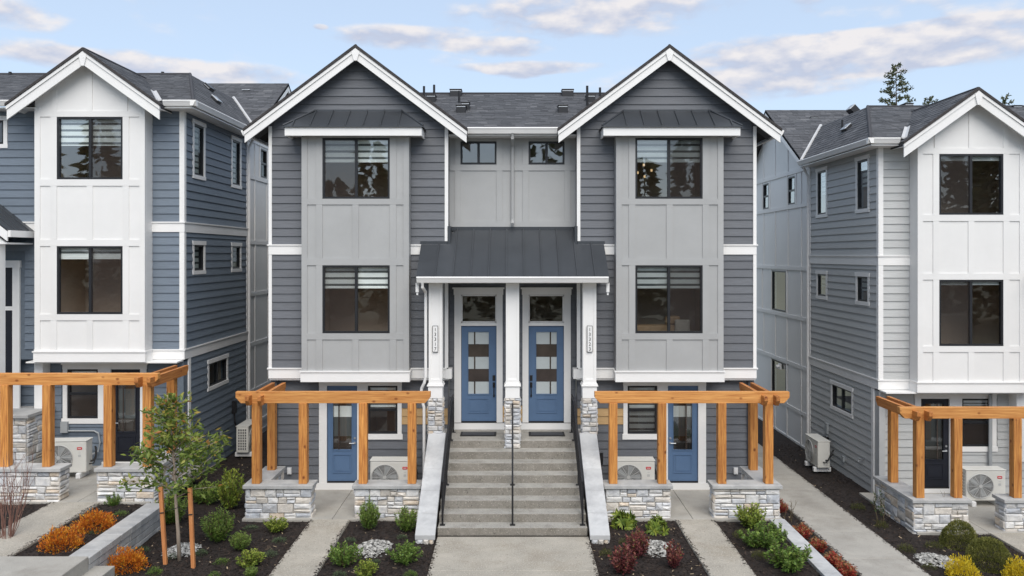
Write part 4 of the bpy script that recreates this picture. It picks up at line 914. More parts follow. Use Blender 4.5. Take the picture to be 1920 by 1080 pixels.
ls = empty('street_steps', (-9.8, -6.6, 0)); tag(ls, 'concrete steps at the foot of the left garden path', 'steps')
MB().box(-3.001, 2.27, -.95, .98, -.31, .50).build('landing', CONC, ls, bevel=.015); MB().box(-3.0, 2.62, -1.2, 1.22, -.3, .24).build('step', CONC, ls, bevel=.015)

# ================================================================== outdoor units and small fittings
def ac_unit(loc, rz, label, ends=True):
    t = empty('heat_pump', loc, rz); tag(t, label, 'heat pump', 'outdoor heat pump units'); t.scale = (1.1, 1.05, 1.03)
    MB().box(-.45, .45, -.17, .17, .13, .86).build('casing', ACW, t, bevel=.025)
    MB().box(-.46, .46, -.18, .18, .862, .885).build('lid', ACW, t, bevel=.008)
    cx, cz, r = -.13, .49, .285; b = MB(); k = 36
    pts = [(cx+r*math.cos(2*math.pi*i/k), -.1725, cz+r*math.sin(2*math.pi*i/k)) for i in range(k)]; b.face(pts); b.build('fan_opening', ACD, t)
    b = MB()
    for i in range(5):
        a = 2*math.pi*i/5; d = Vector((math.cos(a), 0, math.sin(a))); e = Vector((-math.sin(a), 0, math.cos(a))); c = Vector((cx, -.176, cz))
        b.face([c+d*.04-e*.02, c+d*.25-e*.05, c+d*.26+e*.07, c+d*.05+e*.04])
    b.build('fan_blade', GREYB, t); b = MB()
    for rr, th in ((.29, .012), (.262, .005), (.235, .005), (.208, .005), (.18, .005), (.152, .005), (.125, .005), (.098, .005), (.07, .005)):
        b.tube([(cx+rr*math.cos(2*math.pi*i/k), -.185, cz+rr*math.sin(2*math.pi*i/k)) for i in range(k+1)], th, 5, cap=False)
    for i in range(12):
        a = 2*math.pi*i/12; b.tube([(cx, -.19, cz), (cx+.29*math.cos(a), -.185, cz+.29*math.sin(a))], .005, 4)
    b.tube([(cx, -.18, cz), (cx, -.198, cz)], .045, 12); b.build('fan_grille', ACG, t)
    b = MB(); b.prism(Fr((.31,-.171,.70), (1,0,0), (0,-1,0)), [(-.055,-.02),(-.045,-.03),(.045,-.03),(.055,-.02),(.055,.02),(.045,.03),(-.045,.03),(-.055,.02)], 0, .004); B_ = b.build('badge', REDB, t)
    b = MB(); b.box(.275, .345, -.1775, -.1755, .694, .706); b.build('badge_lettering', WPLAS, B_)
    b = MB(); b.box(.285, .335, -.1735, -.1715, .59, .60); b.box(.28, .34, -.1735, -.1715, .50, .555); b.build('rating_plate', ACG, t)
    if ends:
        MB().box(-.4525, -.4508, -.125, .125, .20, .80).build('coil_opening', ACD, t); b = MB()
        for i in range(9): b.box(-.458, -.453, -.13, .13, .195+i*.075, .215+i*.075)
        for i in range(5): b.box(-.459, -.4535, -.13+i*.06, -.11+i*.06, .195, .815)
        b.build('coil_guard', ACW, t)
    for x in (-.3, .3): MB().box(x-.05, x+.05, -.24, .24, .0, .128).build('foot', WPLAS, t, bevel=.015)
    b = MB(); b.tube([(.453,.05,.35),(.52,.08,.36),(.54,.14,.5),(.5,.22,.62),(.47,.26,.64)], .022, 6); b.tube([(.453,-.02,.3),(.53,.02,.3),(.55,.1,.42),(.5,.2,.52)], .016, 6); b.build('refrigerant_line', RUBBER, t)
    return t
ac_unit((-2.93, -.32, 0), 0, 'cream heat pump on the patio left of the entry steps')
ac_unit((2.93, -.32, 0), 0, 'cream heat pump on the patio right of the entry steps')
ac_unit((LX-2.50, LY-.75, LZ), R(4), 'cream heat pump on the patio of the slate blue townhouse')
ac_unit((RX+2.25, RY-.72, RZ), R(0), 'cream heat pump on the patio of the pale grey townhouse')
ac_unit((-7.80, 3.9, .0), R(90), 'heat pump seen end-on against the side of the slate blue townhouse')
ac_unit((8.93, 3.75, -.40), R(-90), 'heat pump standing against the side of the pale grey townhouse')
def fitting(name, boxes, loc, m, label, cat, tubes=()):
    b = MB()
    for q in boxes: b.box(*q)
    for p, r in tubes: b.tube(p, r, 6)
    o = b.build(name, m); o.location = loc; return tag(o, label, cat)
for s, nm in ((-1, 'left'), (1, 'right')):
    fitting('outlet_cover', [(-.05,.05,-.05,0,-.08,.08),(-.035,.035,-.062,-.051,-.06,.06)], (s*5.56, .222, .47), WPLAS, 'white outlet cover near the %s corner of the charcoal duplex' % nm, 'outlet')
    fitting('meter_box', [(-.05,.05,-.08,0,-.14,.14),(-.055,.055,-.085,-.081,-.06,.10)], (s*2.5, .222, 1.16), GREYB, 'grey electrical box behind the %s pergola beside the steps' % nm, 'electrical box')
    fitting('cable_loop', [(-.05,.05,-.07,0,-.14,.14)], (s*2.20, .222, .78), IRON, 'black disconnect and looped line %s of the entry steps' % nm, 'cable', [([(s*.0,-.04,-.12),(-s*.02,-.1,-.3),(-s*.12,-.14,-.38),(-s*.22,-.2,-.42)], .03)])
fitting('meter_box', [(-.09,.09,-.09,0,-.14,.14)], (-11.45, .772, 1.45), GREYB, 'grey junction box below the window of the slate blue townhouse', 'electrical box', [([(.09,-.04,-.1),(.75,-.04,-.1),(.86,-.04,-.16),(.9,-.04,-.4),(.86,-.06,-.62),(.7,-.1,-.7)], .022)])
fitting('conduit', [], (-11.9, .76, 2.3), IRON, 'black curved conduit under the bay of the slate blue townhouse', 'conduit', [([(.1,-.03,.5),(.12,-.03,.2),(.02,-.03,-.02),(-.2,-.03,-.08)], .028)])
fitting('outlet_cover', [(0,.05,-.06,.06,-.08,.08)], (LX+.022, 3.05, .75), GREYB, 'grey outlet cover low on the slate blue side wall', 'outlet')
fitting('electrical_box', [(-.06,0,-.09,.09,-.16,.16)], (RX-.024, 4.45, .62), GREYB, 'grey electrical box on the pale grey side wall with conduit', 'electrical box', [([(-.03,0,-.15),(-.03,-.1,-.45),(-.12,-.25,-.7),(-.3,-.3,-.72)], .022)])
fitting('disconnect_switch', [(-.14,-.02,-.09,.09,-.2,.2)], (RX-.022, 4.4, .18), IRON, 'black disconnect switch beside the unit on the pale grey side wall', 'electrical box', [([(-.08,0,-.18),(-.12,-.1,-.32),(-.3,-.2,-.38)], .03)])
fitting('disconnect_switch', [(.02,.12,-.08,.08,-.18,.18)], (LX+.022, 4.0, 1.35), IRON, 'black disconnect switch above the end-on unit at the slate blue wall', 'electrical box', [([(.07,0,-.18),(.09,-.02,-.45),(.12,.05,-.65)], .026)])
fitting('hose_bib', [(-.08,0,-.02,.02,-.02,.02),(-.1,-.07,-.06,.06,.0,.02)], (RX-.022, 1.95, .33), STEEL, 'metal hose bib low on the pale grey side wall', 'hose bib', [([(-.05,0,0),(-.11,0,0),(-.13,0,-.06)], .02)])
fitting('outlet_cover', [(-.05,0,-.06,.06,-.08,.08)], (RX-.022, 3.25, .0), GREYB, 'grey outlet cover beside the hose bib on the pale grey side wall', 'outlet')
fitting('downspout_pipe', [], (RX+3.0, RY+.25, RZ+2.4), GREYB, 'grey bent pipe under the bay of the pale grey townhouse', 'pipe', [([(.3,-.05,.33),(.1,-.05,.3),(0,-.05,.18),(0,-.05,-2.4)], .045)])
fitting('vent_cover', [(-.06,0,-.1,.1,-.1,.1)], (RX-.004, 7.75+RY, 1.9), WPLAS, 'white round vent on the rear wall of the pale grey townhouse', 'vent', [([(-.05,0,0),(-.16,0,-.02)], .07)])
# roof furniture
def roofpt(px, py, Y): s_ = FPX/(Y-CAMY); return ((px-961)/s_, Y, CAMZ-(py-478)/s_)
def on_main(px, Y): s_ = FPX/(Y-CAMY); return ((px-961)/s_, Y, 9.03+.4*(Y-.02))
box_vent(on_main(865, 1.9), 'black box vent low on the central roof, left of the downspout'); box_vent(on_main(1055, 1.9), 'black box vent low on the central roof, right of the downspout')
box_vent(on_main(873, 2.25), 'second black box vent just above the low left one on the central roof', w=.26)
box_vent(on_main(809, 3.25), 'black box vent beside the left gable near the central ridge'); box_vent(on_main(1107, 3.25), 'black box vent beside the right gable near the central ridge')
box_vent(on_main(855, 4.05), 'flat vent at the central ridge, left half', w=.4); box_vent(on_main(1064, 4.05), 'flat vent at the central ridge, right half', w=.4)
for px, Y, h, lb in ((795, 3.9, .24, 'left gable, outer one'), (814, 3.9, .28, 'left gable, inner one'), (1101, 2.6, .50, 'right gable, inner one'), (1125, 3.9, .2, 'right gable, outer one'), (861, 3.0, .28, 'upper left box vents')):
    vent_pipe(on_main(px, Y), h, .035, 'thin vent pipe on the central roof by the ' + lb)
for px, py, Y, lt, lb in ((12, 154, 3.7, False, 'black box vent at the left edge on the slate blue roof'), (70, 150, 3.9, False, 'flat vent on the slate blue roof left of its gable'), (322, 149, 3.9, False, 'black vent on the slate blue ridge right of the gable'), (286, 149, 4.0, False, 'small vent on the slate blue ridge just behind the gable'),
                          (464, 170, 8.3, True, 'pale box vent on the rear slope of the slate blue house'), (1524, 220, 8.9, False, 'black box vent on the rear slope of the pale grey house'), (1700, 196, 4.8, False, 'flat vent on the pale grey ridge beside the conifer'), (1716, 249, .9, False, 'small black vent beside the pale grey gable'), (1902, 200, 4.4, False, 'flat vent on the pale grey roof right of its gable')):
    box_vent(roofpt(px, py+5, Y), lb, lt)
for (x0, s, px, py, Y, lb, lt) in ((LX, -1, 390, 182, 4.35, 'dark vent high on the slate blue hip slope', False), (LX, -1, 403, 200, 3.3, 'pale vent low on the slate blue hip slope', True), (RX, 1, 1598, 213, 6.0, 'pale vent high on the pale grey hip slope', True), (RX, 1, 1589, 242, 4.0, 'pale vent low on the pale grey hip slope', True)):
    # drop it on the hip slope plane: z = z0+9.2+.9615*(u+.42)
    z0 = LZ if s < 0 else RZ; s_ = FPX/(Y-CAMY); X = (px-961)/s_; u = (X-x0)*s; z = z0+9.2+.9615*(u+.42)
    v = box_vent((X, Y, z), lb, lt, w=.26); v.rotation_euler = (0, R(-43)*s, 0)
vent_pipe(roofpt(19, 156, 3.7), .33, .045, 'vent pipe standing at the left edge of the slate blue roof'); vent_pipe(roofpt(305, 150, 3.9), .24, .045, 'vent pipe on the slate blue ridge right of the gable'); vent_pipe(roofpt(1579, 242, 4.3), .28, .03, 'thin vent pipe on the hip slope of the pale grey roof')

# things seen through the right-hand windows
pl = empty('pendant_lamp', (3.42, 1.0, 8.7)); tag(pl, 'lit pendant lamp with warm bulbs behind the upper right bay window', 'lamp')
MB().tube([(0,0,-.55),(0,0,.15)], .01, 6).build('rod', STEEL, pl)
for i, (x, z) in enumerate(((-.18, -.72), (-.02, -.52), (0.0, -.82), (.18, -.66))):
    b = MB(); b.tube([(x,0,z-.03),(x,0,z+.03)], .026, 8); b.build('bulb', BULB, pl)
    MB().tube([(0,0,-.5),(x,0,z+.04)], .006, 5).build('arm', STEEL, pl)
so = empty('sofa', (3.75, .5, 3.45)); tag(so, 'tan sofa with cream cushion behind the lower right bay window', 'sofa')
MB().box(-.72, .72, -.12, .14, .0, .64).build('back', SOFA, so, bevel=.06); MB().box(.1, .48, -.1, .1, .645, .86).build('cushion', SOFA, so, bevel=.06); MB().box(.32, .70, -.2, -.13, .45, .78).build('throw', SOFAW, so, bevel=.03)

# ================================================================== planting
GREENS = leafmat('heath_leaf', ((0,(.036,.070,.013)),(.5,(.095,.175,.030)),(1,(.25,.34,.07))))
YGREEN = leafmat('yellow_green_leaf', ((0,(.05,.085,.014)),(.5,(.15,.22,.032)),(1,(.38,.42,.07))))
DGREEN = leafmat('dark_leaf', ((0,(.016,.035,.012)),(.5,(.036,.075,.022)),(1,(.085,.14,.04))))
OLIVE = leafmat('olive_leaf', ((0,(.045,.055,.014)),(.5,(.09,.10,.022)),(1,(.17,.17,.045))))
BOX = leafmat('box_leaf', ((0,(.045,.055,.013)),(.5,(.14,.15,.034)),(1,(.28,.27,.08))))
GREYG = leafmat('grey_green_leaf', ((0,(.035,.055,.025)),(.5,(.075,.115,.055)),(1,(.16,.21,.11))))
ORANGE = leafmat('orange_leaf', ((0,(.22,.045,.01)),(.45,(.55,.15,.015)),(.8,(.68,.28,.025)),(1,(.60,.38,.05))))
YELLOW = leafmat('yellow_leaf', ((0,(.30,.19,.01)),(.5,(.62,.46,.02)),(1,(.75,.62,.06))))
RED = leafmat('red_leaf', ((0,(.10,.02,.018)),(.5,(.30,.035,.03)),(.85,(.45,.07,.045)),(1,(.32,.20,.08))))
MAROON = leafmat('maroon_leaf', ((0,(.05,.016,.020)),(.5,(.15,.038,.042)),(.85,(.28,.09,.07)),(1,(.17,.16,.05))))
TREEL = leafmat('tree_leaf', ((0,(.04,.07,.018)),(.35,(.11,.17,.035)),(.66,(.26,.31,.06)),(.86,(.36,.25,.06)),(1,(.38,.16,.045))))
FIR = leafmat('conifer_needle', ((0,(.028,.042,.018)),(.5,(.075,.092,.036)),(1,(.17,.155,.07))), .7)
STEMM = mat('plant_stem', (.11,.085,.045), .8, .2)
def rdir():
    while True:
        v = Vector((jit(1), jit(1), jit(1)))
        if .05 < v.length < 1: return v.normalized()
def mound(n, L, W_, squash=.75, lump=.25, tmid=.5, seed=0, updir=.5, power=.33):
    """unit dome of leaves, radius 1"""
    random.seed(seed); b = MB()
    for _ in range(n):
        d = rdir(); d.z = abs(d.z)*1.0 - .12; d.normalize()
        k = 1 + lump*noise.noise(d*2.3+Vector((seed,0,0))) + lump*.6*noise.noise(d*5+Vector((0,seed,0)))
        r = random.random()**power*k; p = Vector((d.x*r, d.y*r, max(0, d.z)*r*squash*1.25+.03))
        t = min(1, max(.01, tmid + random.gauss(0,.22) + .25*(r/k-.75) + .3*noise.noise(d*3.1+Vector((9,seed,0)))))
        b.leaf(p, d + rdir()*.8 + Vector((0,0,updir)), L*random.uniform(.7,1.25), W_*random.uniform(.7,1.2), t)
    return b
def upright(nst, per, L, W_, spread=.5, tmid=.5, seed=0, curve=.2, topt=0.0, start=.12):
    """unit-height plant of rising stems"""
    random.seed(seed); b = MB(); st = MB()
    for _ in range(nst):
        a = random.uniform(0, 6.28); sp = spread*random.random()**.6; h = random.uniform(.55, 1.0)*(1-.35*sp/spread)
        base = Vector((math.cos(a)*.06, math.sin(a)*.06, 0)); tip = Vector((math.cos(a)*sp, math.sin(a)*sp, h)); mid = base.lerp(tip, .5) + Vector((math.cos(a)*sp*curve, math.sin(a)*sp*curve, 0))
        pt = lambda t: base*(1-t)**2 + mid*2*t*(1-t) + tip*t*t
        st.tube([pt(0), pt(.35), pt(.7), pt(.97)], .014, 4, .005)
        for k in range(per):
            t = start+(1-start)*(k+random.random())/per; p = pt(t); ax = (pt(min(1,t+.05))-pt(t-.05)).normalized()
            d = rdir(); d = (d - ax*d.dot(ax)).normalized()
            b.leaf(p, d*.9+ax*.55, L*random.uniform(.7,1.2)*(1.1-.4*t), W_*random.uniform(.7,1.2), min(1, max(.01, random.gauss(tmid, .2)+topt*(t-.5))))
    return b, st
def rosettes(n, per, L, W_, seed=0):
    random.seed(seed); b = MB(); st = MB()
    for _ in range(n):
        d = rdir(); d.z = abs(d.z)*.9+.1; d.normalize(); c = Vector((d.x*.85, d.y*.85, d.z*.8))*random.uniform(.6, 1)
        st.tube([Vector((0,0,0)), c*.5+Vector((0,0,.06)), c], .02, 4, .01)
        for k in range(per):
            a = 6.28*k/per+jit(.3); u = d.cross(Vector((0,0,1))).normalized() if abs(d.z) < .98 else Vector((1,0,0)); w = d.cross(u)
            b.leaf(c, u*math.cos(a)+w*math.sin(a)+d*random.uniform(.05,.6), L*random.uniform(.75,1.15), W_, min(1, max(.01, random.gauss(.5,.22))), up=d)
    return b, st
MESH = {}
def reg(k, leaf, stem, mt): MESH[k] = (leaf.mesh('leaves'), stem.mesh('stems') if stem else None, mt)
for q in range(3):
    l, s_ = upright(72, 36, .13, .032, .52, .55, 100+q, .25, .5); reg('heath%d' % q, l, s_, GREENS)
    l, s_ = upright(46, 28, .15, .06, .60, .55, 110+q, .3, .3); reg('glossy%d' % q, l, s_, YGREEN)
    reg('low%d' % q, mound(330, .22, .075, .55, .35, .5, 120+q, .7), None, GREYG)
    reg('tuft%d' % q, mound(420, .20, .06, .6, .3, .5, 125+q, .9), None, GREENS)
    reg('orange%d' % q, mound(2300, .12, .06, .66, .42, .5, 130+q, .8, .22), None, ORANGE)
    reg('yellow%d' % q, mound(2000, .13, .065, .75, .40, .55, 140+q, .8, .22), None, YELLOW)
    reg('ball%d' % q, mound(6500, .075, .045, .80, .09, .5, 150+q, .5, .10), None, BOX)
    l, s_ = rosettes(34, 9, .46, .15, 160+q); reg('rhodo%d' % q, l, s_, YGREEN)
    l, s_ = upright(40, 28, .17, .06, .50, .45, 170+q, .2, .5); reg('maroon%d' % q, l, s_, MAROON)
    l, s_ = upright(38, 22, .24, .06, .55, .6, 180+q, .2, .9); reg('red%d' % q, l, s_, RED)
    reg('olive%d' % q, mound(520, .17, .05, .65, .3, .45, 190+q, .9), None, OLIVE)
    l, s_ = upright(36, 30, .17, .065, .75, .5, 195+q, .45, .3); reg('leafy%d' % q, l, s_, GREENS)
cnt = {}
def plant(kind, px, py, w_px, h_px, label, z=0.0, name=None, group=None):
    """base at photo pixel (px,py) on level z; w_px x h_px its size in the photo"""
    k = cnt.get(kind, 0); cnt[kind] = k+1; lm, sm, mt = MESH['%s%d' % (kind, k % 3)]
    p = gp(px, py, z); s = (py-478)/(CAMZ-z); w = w_px/s*1.12; h = h_px/s*1.08
    nm, cat, grp = {'heath': ('heather_shrub','shrub','feathery heaths'), 'glossy': ('leafy_shrub','shrub','upright shrubs'), 'low': ('ground_cover_plant','plant','low ground cover plants'), 'tuft': ('small_plant','plant','low green plants'),
        'orange': ('spirea_shrub','shrub','orange spireas'), 'yellow': ('spirea_shrub','shrub','yellow spireas'), 'ball': ('boxwood_shrub','shrub','clipped boxwoods'), 'rhodo': ('rhododendron_shrub','shrub','rhododendrons'),
        'maroon': ('barberry_shrub','shrub','maroon shrubs'), 'red': ('red_leaf_plant','plant','red plants along the kerb'), 'olive': ('grass_like_plant','plant','small olive plants'), 'leafy': ('leafy_shrub','shrub','spreading leafy shrubs')}[kind]
    t = empty(nm, (p.x, p.y, z-.04), random.uniform(0, 6.28)); tag(t, label, cat, grp)
    dome = kind in ('low','tuft','orange','yellow','ball','rhodo','olive')
    # the picture height of a dome includes its foreshortened depth
    sc_ = (w/2.05, w/2.05, max(.06, (h - w*.22))/.95) if dome else (w/1.15, w/1.15, h*.98)
    if kind == 'rhodo': sc_ = (w/2.2, w/2.2, h/1.15)
    if kind == 'orange': sc_ = (sc_[0]*.84, sc_[1]*.84, sc_[2]*1.12)
    if kind == 'ball': sc_ = (sc_[0]*.93, sc_[1]*.93, sc_[2])
    t.scale = sc_
    link('leaves', lm, mt, t)
    if sm: link('stems', sm, STEMM, t)
    return t
P_ = plant
# bed under the young tree
P_('orange', 240, 1062, 72, 48, 'orange spirea below the retaining wall, beside the left tree stake')
P_('heath', 322, 978, 58, 66, 'feathery green heath behind the young tree trunk')
P_('heath', 409, 1010, 60, 66, 'tall feathery heath right of the young tree')
P_('heath', 450, 1027, 40, 38, 'smaller heath below the tall one right of the young tree')
P_('glossy', 468, 1058, 48, 34, 'yellow-green shrub left of the garden path near the bottom edge')
P_('tuft', 415, 1052, 24, 15, 'tiny green plant right of the right tree stake')
P_('tuft', 290, 1072, 26, 20, 'tiny bright green plant left of the left tree stake at the bottom')
P_('tuft', 402, 1077, 20, 15, 'tiny green plant at the bottom edge below the right stake')
P_('heath', 470, 1079, 26, 24, 'small green plant at the bottom edge left of the garden path')
P_('low', 507, 1038, 24, 16, 'small grey-green plant at the left edge of the garden path')
P_('low', 378, 1036, 20, 15, 'small grey-green plant beside the pebbles right of the trunk')
P_('low', 470, 988, 26, 13, 'flat grey-green plant below the left patio wall')
P_('glossy', 517, 992, 42, 30, 'glossy shrub in front of the outer stone wall of the left patio')
P_('low', 523, 1012, 24, 15, 'small grey-green plant below the glossy shrub left of the path')
P_('glossy', 433, 950, 50, 84, 'tall yellow-green shrub in the gap beside the slate blue side wall')
P_('leafy', 385, 940, 40, 46, 'green shrub partly behind the young tree crown at the slate blue wall')
P_('low', 322, 1042, 22, 14, 'small grey-green plant on the pebbles left of the trunk'); P_('low', 268, 1030, 22, 16, 'small dark plant between the wall and the orange spirea'); P_('low', 388, 930, 26, 14, 'flat green plant at the foot of the slate blue side wall')
# bed left of the front walk
P_('heath', 691, 988, 44, 62, 'pointed bright green shrub before the stone wall left of the steps')
P_('heath', 762, 992, 46, 50, 'bushy bright green shrub at the left cheek wall')
P_('leafy', 645, 1056, 46, 46, 'green shrub left of the white pebbles by the path')
P_('leafy', 758, 1050, 48, 42, 'green shrub right of the white pebbles by the front walk')
P_('glossy', 685, 1078, 40, 36, 'bright green shrub below the white pebbles at the bottom edge')
P_('low', 637, 1075, 24, 15, 'small grey-green plant at the bottom edge left of the bright shrub'); P_('tuft', 770, 1076, 22, 16, 'small green plant at the bottom edge by the front walk')
P_('low', 657, 1012, 20, 14, 'small plant above the pebbles beside the left garden path'); P_('low', 704, 1052, 18, 12, 'small plant directly below the white pebbles'); P_('low', 754, 1006, 18, 12, 'small plant below the bushy shrub at the left cheek wall')
# bed right of the front walk
P_('rhodo', 1168, 982, 54, 36, 'rhododendron before the stone wall beside the right cheek wall'); P_('rhodo', 1232, 993, 46, 36, 'rhododendron at the right end of the stone wall beside the steps')
P_('maroon', 1168, 1070, 52, 58, 'maroon shrub with green base nearest the bottom of the right bed'); P_('maroon', 1196, 1040, 46, 58, 'tall maroon shrub left of the right bed pebbles'); P_('maroon', 1262, 1060, 38, 54, 'maroon shrub right of the right bed pebbles')
P_('olive', 1136, 1038, 22, 18, 'small olive tuft by the front walk in the right bed'); P_('olive', 1172, 1016, 22, 16, 'small olive tuft behind the tall maroon shrub')
# bed between right path and kerb
P_('glossy', 1408, 985, 52, 52, 'large yellow-green shrub before the outer wall of the right patio'); P_('leafy', 1428, 1020, 56, 48, 'green shrub in the middle of the bed by the pale kerb'); P_('leafy', 1474, 1062, 66, 56, 'spreading green shrub lowest beside the pale kerb')
P_('olive', 1390, 1004, 28, 22, 'brownish olive tuft by the right garden path'); P_('olive', 1424, 1042, 28, 20, 'olive tuft below the shrubs beside the right path'); P_('leafy', 1450, 1012, 34, 40, 'leafy shrub touching the upper end of the pale kerb')
# red plants between kerb and side walk
for px, py, w, h, lb in ((1466, 958, 20, 26, 'red plant farthest up beside the right patio wall corner'), (1505, 1005, 34, 28, 'second red plant from the top between kerb and side walk'), (1532, 1032, 34, 30, 'third red plant from the top between kerb and side walk'), (1560, 1056, 34, 28, 'fourth red plant from the top between kerb and side walk'), (1584, 1080, 40, 32, 'red plant lowest at the bottom edge beside the side walk')):
    P_('red', px, py, w, h, lb, -.42)
# bed of the pale grey house
P_('olive', 1608, 952, 24, 18, 'small olive tuft nearest the pale grey side wall', -.42); P_('olive', 1653, 986, 22, 18, 'small olive tuft at the foot of the bare sapling', -.42); P_('olive', 1700, 1030, 28, 20, 'olive tuft by the side walk left of the pebbles', -.42); P_('olive', 1752, 1024, 30, 20, 'olive tuft before the corner wall of the pale grey patio', -.42); P_('olive', 1744, 1062, 26, 14, 'flat olive tuft on the right pebbles', -.42)
P_('ball', 1800, 1020, 64, 54, 'upper clipped boxwood ball before the pale grey patio', -.42); P_('ball', 1854, 1058, 76, 62, 'larger lower clipped boxwood ball before the pale grey patio', -.42)
P_('yellow', 1804, 1080, 50, 46, 'bright yellow spirea left of the bottom right corner', -.42); P_('yellow', 1914, 1082, 50, 44, 'bright yellow spirea in the bottom right corner', -.42)
# upper left bed
P_('orange', 178, 988, 74, 46, 'orange spirea farther up beside the left garden path', .42); P_('orange', 116, 1024, 74, 50, 'orange spirea lower beside the left garden path', .42)
P_('tuft', 226, 964, 24, 16, 'small green plant behind the upper orange spirea', .42); P_('low', 175, 998, 24, 13, 'small grey-green plant between the two left orange spireas', .42); P_('leafy', 216, 944, 26, 26, 'thin sprig before the corner wall of the slate blue patio', .42)
# bare twig shrub and saplings
def twigs(name, px, py, z, n, h, spread, label, m, cat, leafk=None):
    p = gp(px, py, z); t = empty(name, p); tag(t, label, cat); b = MB(); lf = MB()
    for i in range(n):
        a = random.uniform(0, 6.28); sp = spread*random.random(); hh = h*random.uniform(.6, 1); base = Vector((math.cos(a)*.08, math.sin(a)*.08, -.05)); tip = Vector((math.cos(a)*sp, math.sin(a)*sp, hh)); k = [base]
        for q in range(1, 6): k.append(base.lerp(tip, q/5) + Vector((jit(.03), jit(.03), 0)) + Vector((math.cos(a), math.sin(a), 0))*sp*.15*math.sin(q/5*3.1))
        b.tube(k, .0075, 5, .002)
        for q in (2, 3, 4):
            d = (rdir()*.6+Vector((0,0,1))).normalized(); b.tube([k[q], k[q]+d*h*.12, k[q]+d*h*.2+rdir()*.03], .004, 4, .002)
            if leafk:
                for _ in range(6): lf.leaf(k[q]+rdir()*.05, rdir()+Vector((0,0,.5)), .06, .03, random.random())
    b.build('twigs', m, t)
    if lf.f: lf.build('leaves', leafk, t)
twigs('bare_shrub', 12, 1010, .42, 26, 1.7, .62, 'bare red-twigged shrub at the left edge before the stone walls', TWIG, 'shrub')
twigs('bare_sapling', 1650, 982, -.42, 5, 1.15, .28, 'thin sparse sapling beside the corner of the pale grey side wall', STEMM, 'sapling', DGREEN)
twigs('bare_sapling', 1788, 998, -.42, 4, .95, .2, 'bare tan twigs leaning at the pale grey patio wall', STEMM, 'sapling')
twigs('bare_sapling', 1478, 976, -.42, 4, .6, .2, 'dry twigs beside the topmost red plant', STEMM, 'sapling')
# young street tree with stakes
tp = gp(337, 1046, 0); TR = empty('young_tree', tp); TR.scale = (1.1, 1.1, 1.03); tag(TR, 'young broadleaf tree with bronze-tipped leaves, held between two stakes', 'tree')
random.seed(4); tb = MB(); trunk = [Vector((0,0,-.1)), Vector((-.03,0,.5)), Vector((-.08,.02,1.1)), Vector((-.10,.0,1.7)), Vector((-.16,.02,2.4)), Vector((-.22,0,3.05))]
tb.tube(trunk, .038, 8, .010); lf = MB()
def trunk_at(z):
    for i in range(len(trunk)-1):
        if trunk[i].z <= z <= trunk[i+1].z: return trunk[i].lerp(trunk[i+1], (z-trunk[i].z)/(trunk[i+1].z-trunk[i].z))
    return trunk[-1]
for i in range(46):
    z = 1.12 + 1.85*(i/46)**.95 ; a = i*2.4+jit(.4); fr = (z-1.12)/1.9
    ln = (.62+.55*math.sin(min(1, fr*1.5+.22)*2.6)*.8)*(1-.76*fr)*random.uniform(.75, 1.25)
    if math.cos(a) > .3 and fr < .4: ln *= 1.25
    if fr > .8: ln *= .75
    o_ = trunk_at(z); d = Vector((math.cos(a), math.sin(a), random.uniform(.25, .75)+.5*fr)).normalized(); ctl = [o_, o_+d*ln*.5+Vector((0,0,.02)), o_+d*ln+Vector((0,0,-.04+jit(.08)))]
    tb.tube(ctl, .012, 5, .004)
    for k in range(int(52*ln)+12):
        t = random.uniform(.22, 1.05); p = ctl[0].lerp(ctl[1], t*2) if t < .5 else ctl[1].lerp(ctl[2], t*2-1); p = p + rdir()*random.uniform(0, .16)
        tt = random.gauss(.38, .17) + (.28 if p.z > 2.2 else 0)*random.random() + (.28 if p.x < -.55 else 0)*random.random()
        lf.leaf(p, rdir()*.8+d*.6+Vector((0,0,-.15)), random.uniform(.09,.155), random.uniform(.04,.06), min(1, max(.01, tt)))
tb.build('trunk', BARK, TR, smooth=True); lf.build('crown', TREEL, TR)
for px, py, tx, lb in ((311, 1053, -.10, 'left'), (363, 1059, -.07, 'right')):
    p = gp(px, py, 0); t = empty('tree_stake', p); tag(t, 'reddish wooden stake on the %s of the young tree' % lb, 'stake', 'stakes of the young tree')
    b = MB(); w = .034; h = 1.42 if lb == 'left' else 1.45; b.hexa([(-w,-w,-.15),(w,-w,-.15),(w,w,-.15),(-w,w,-.15),(tx-w,-w,h),(tx+w,-w,h),(tx+w,w,h),(tx-w,w,h)]); b.build('stake_post', STAKE, t, bevel=.004)
    b = MB(); k = tp-p; z = h*.66; b.tube([Vector((tx*.66-.04, -.04, z)), Vector((tx*.66+.04, -.045, z+.01))], .012, 5); b.tube([Vector((tx*.66, 0, z)), Vector((k.x-.05, k.y, z+.03))], .006, 5); b.build('tree_tie', RUBBER, t)
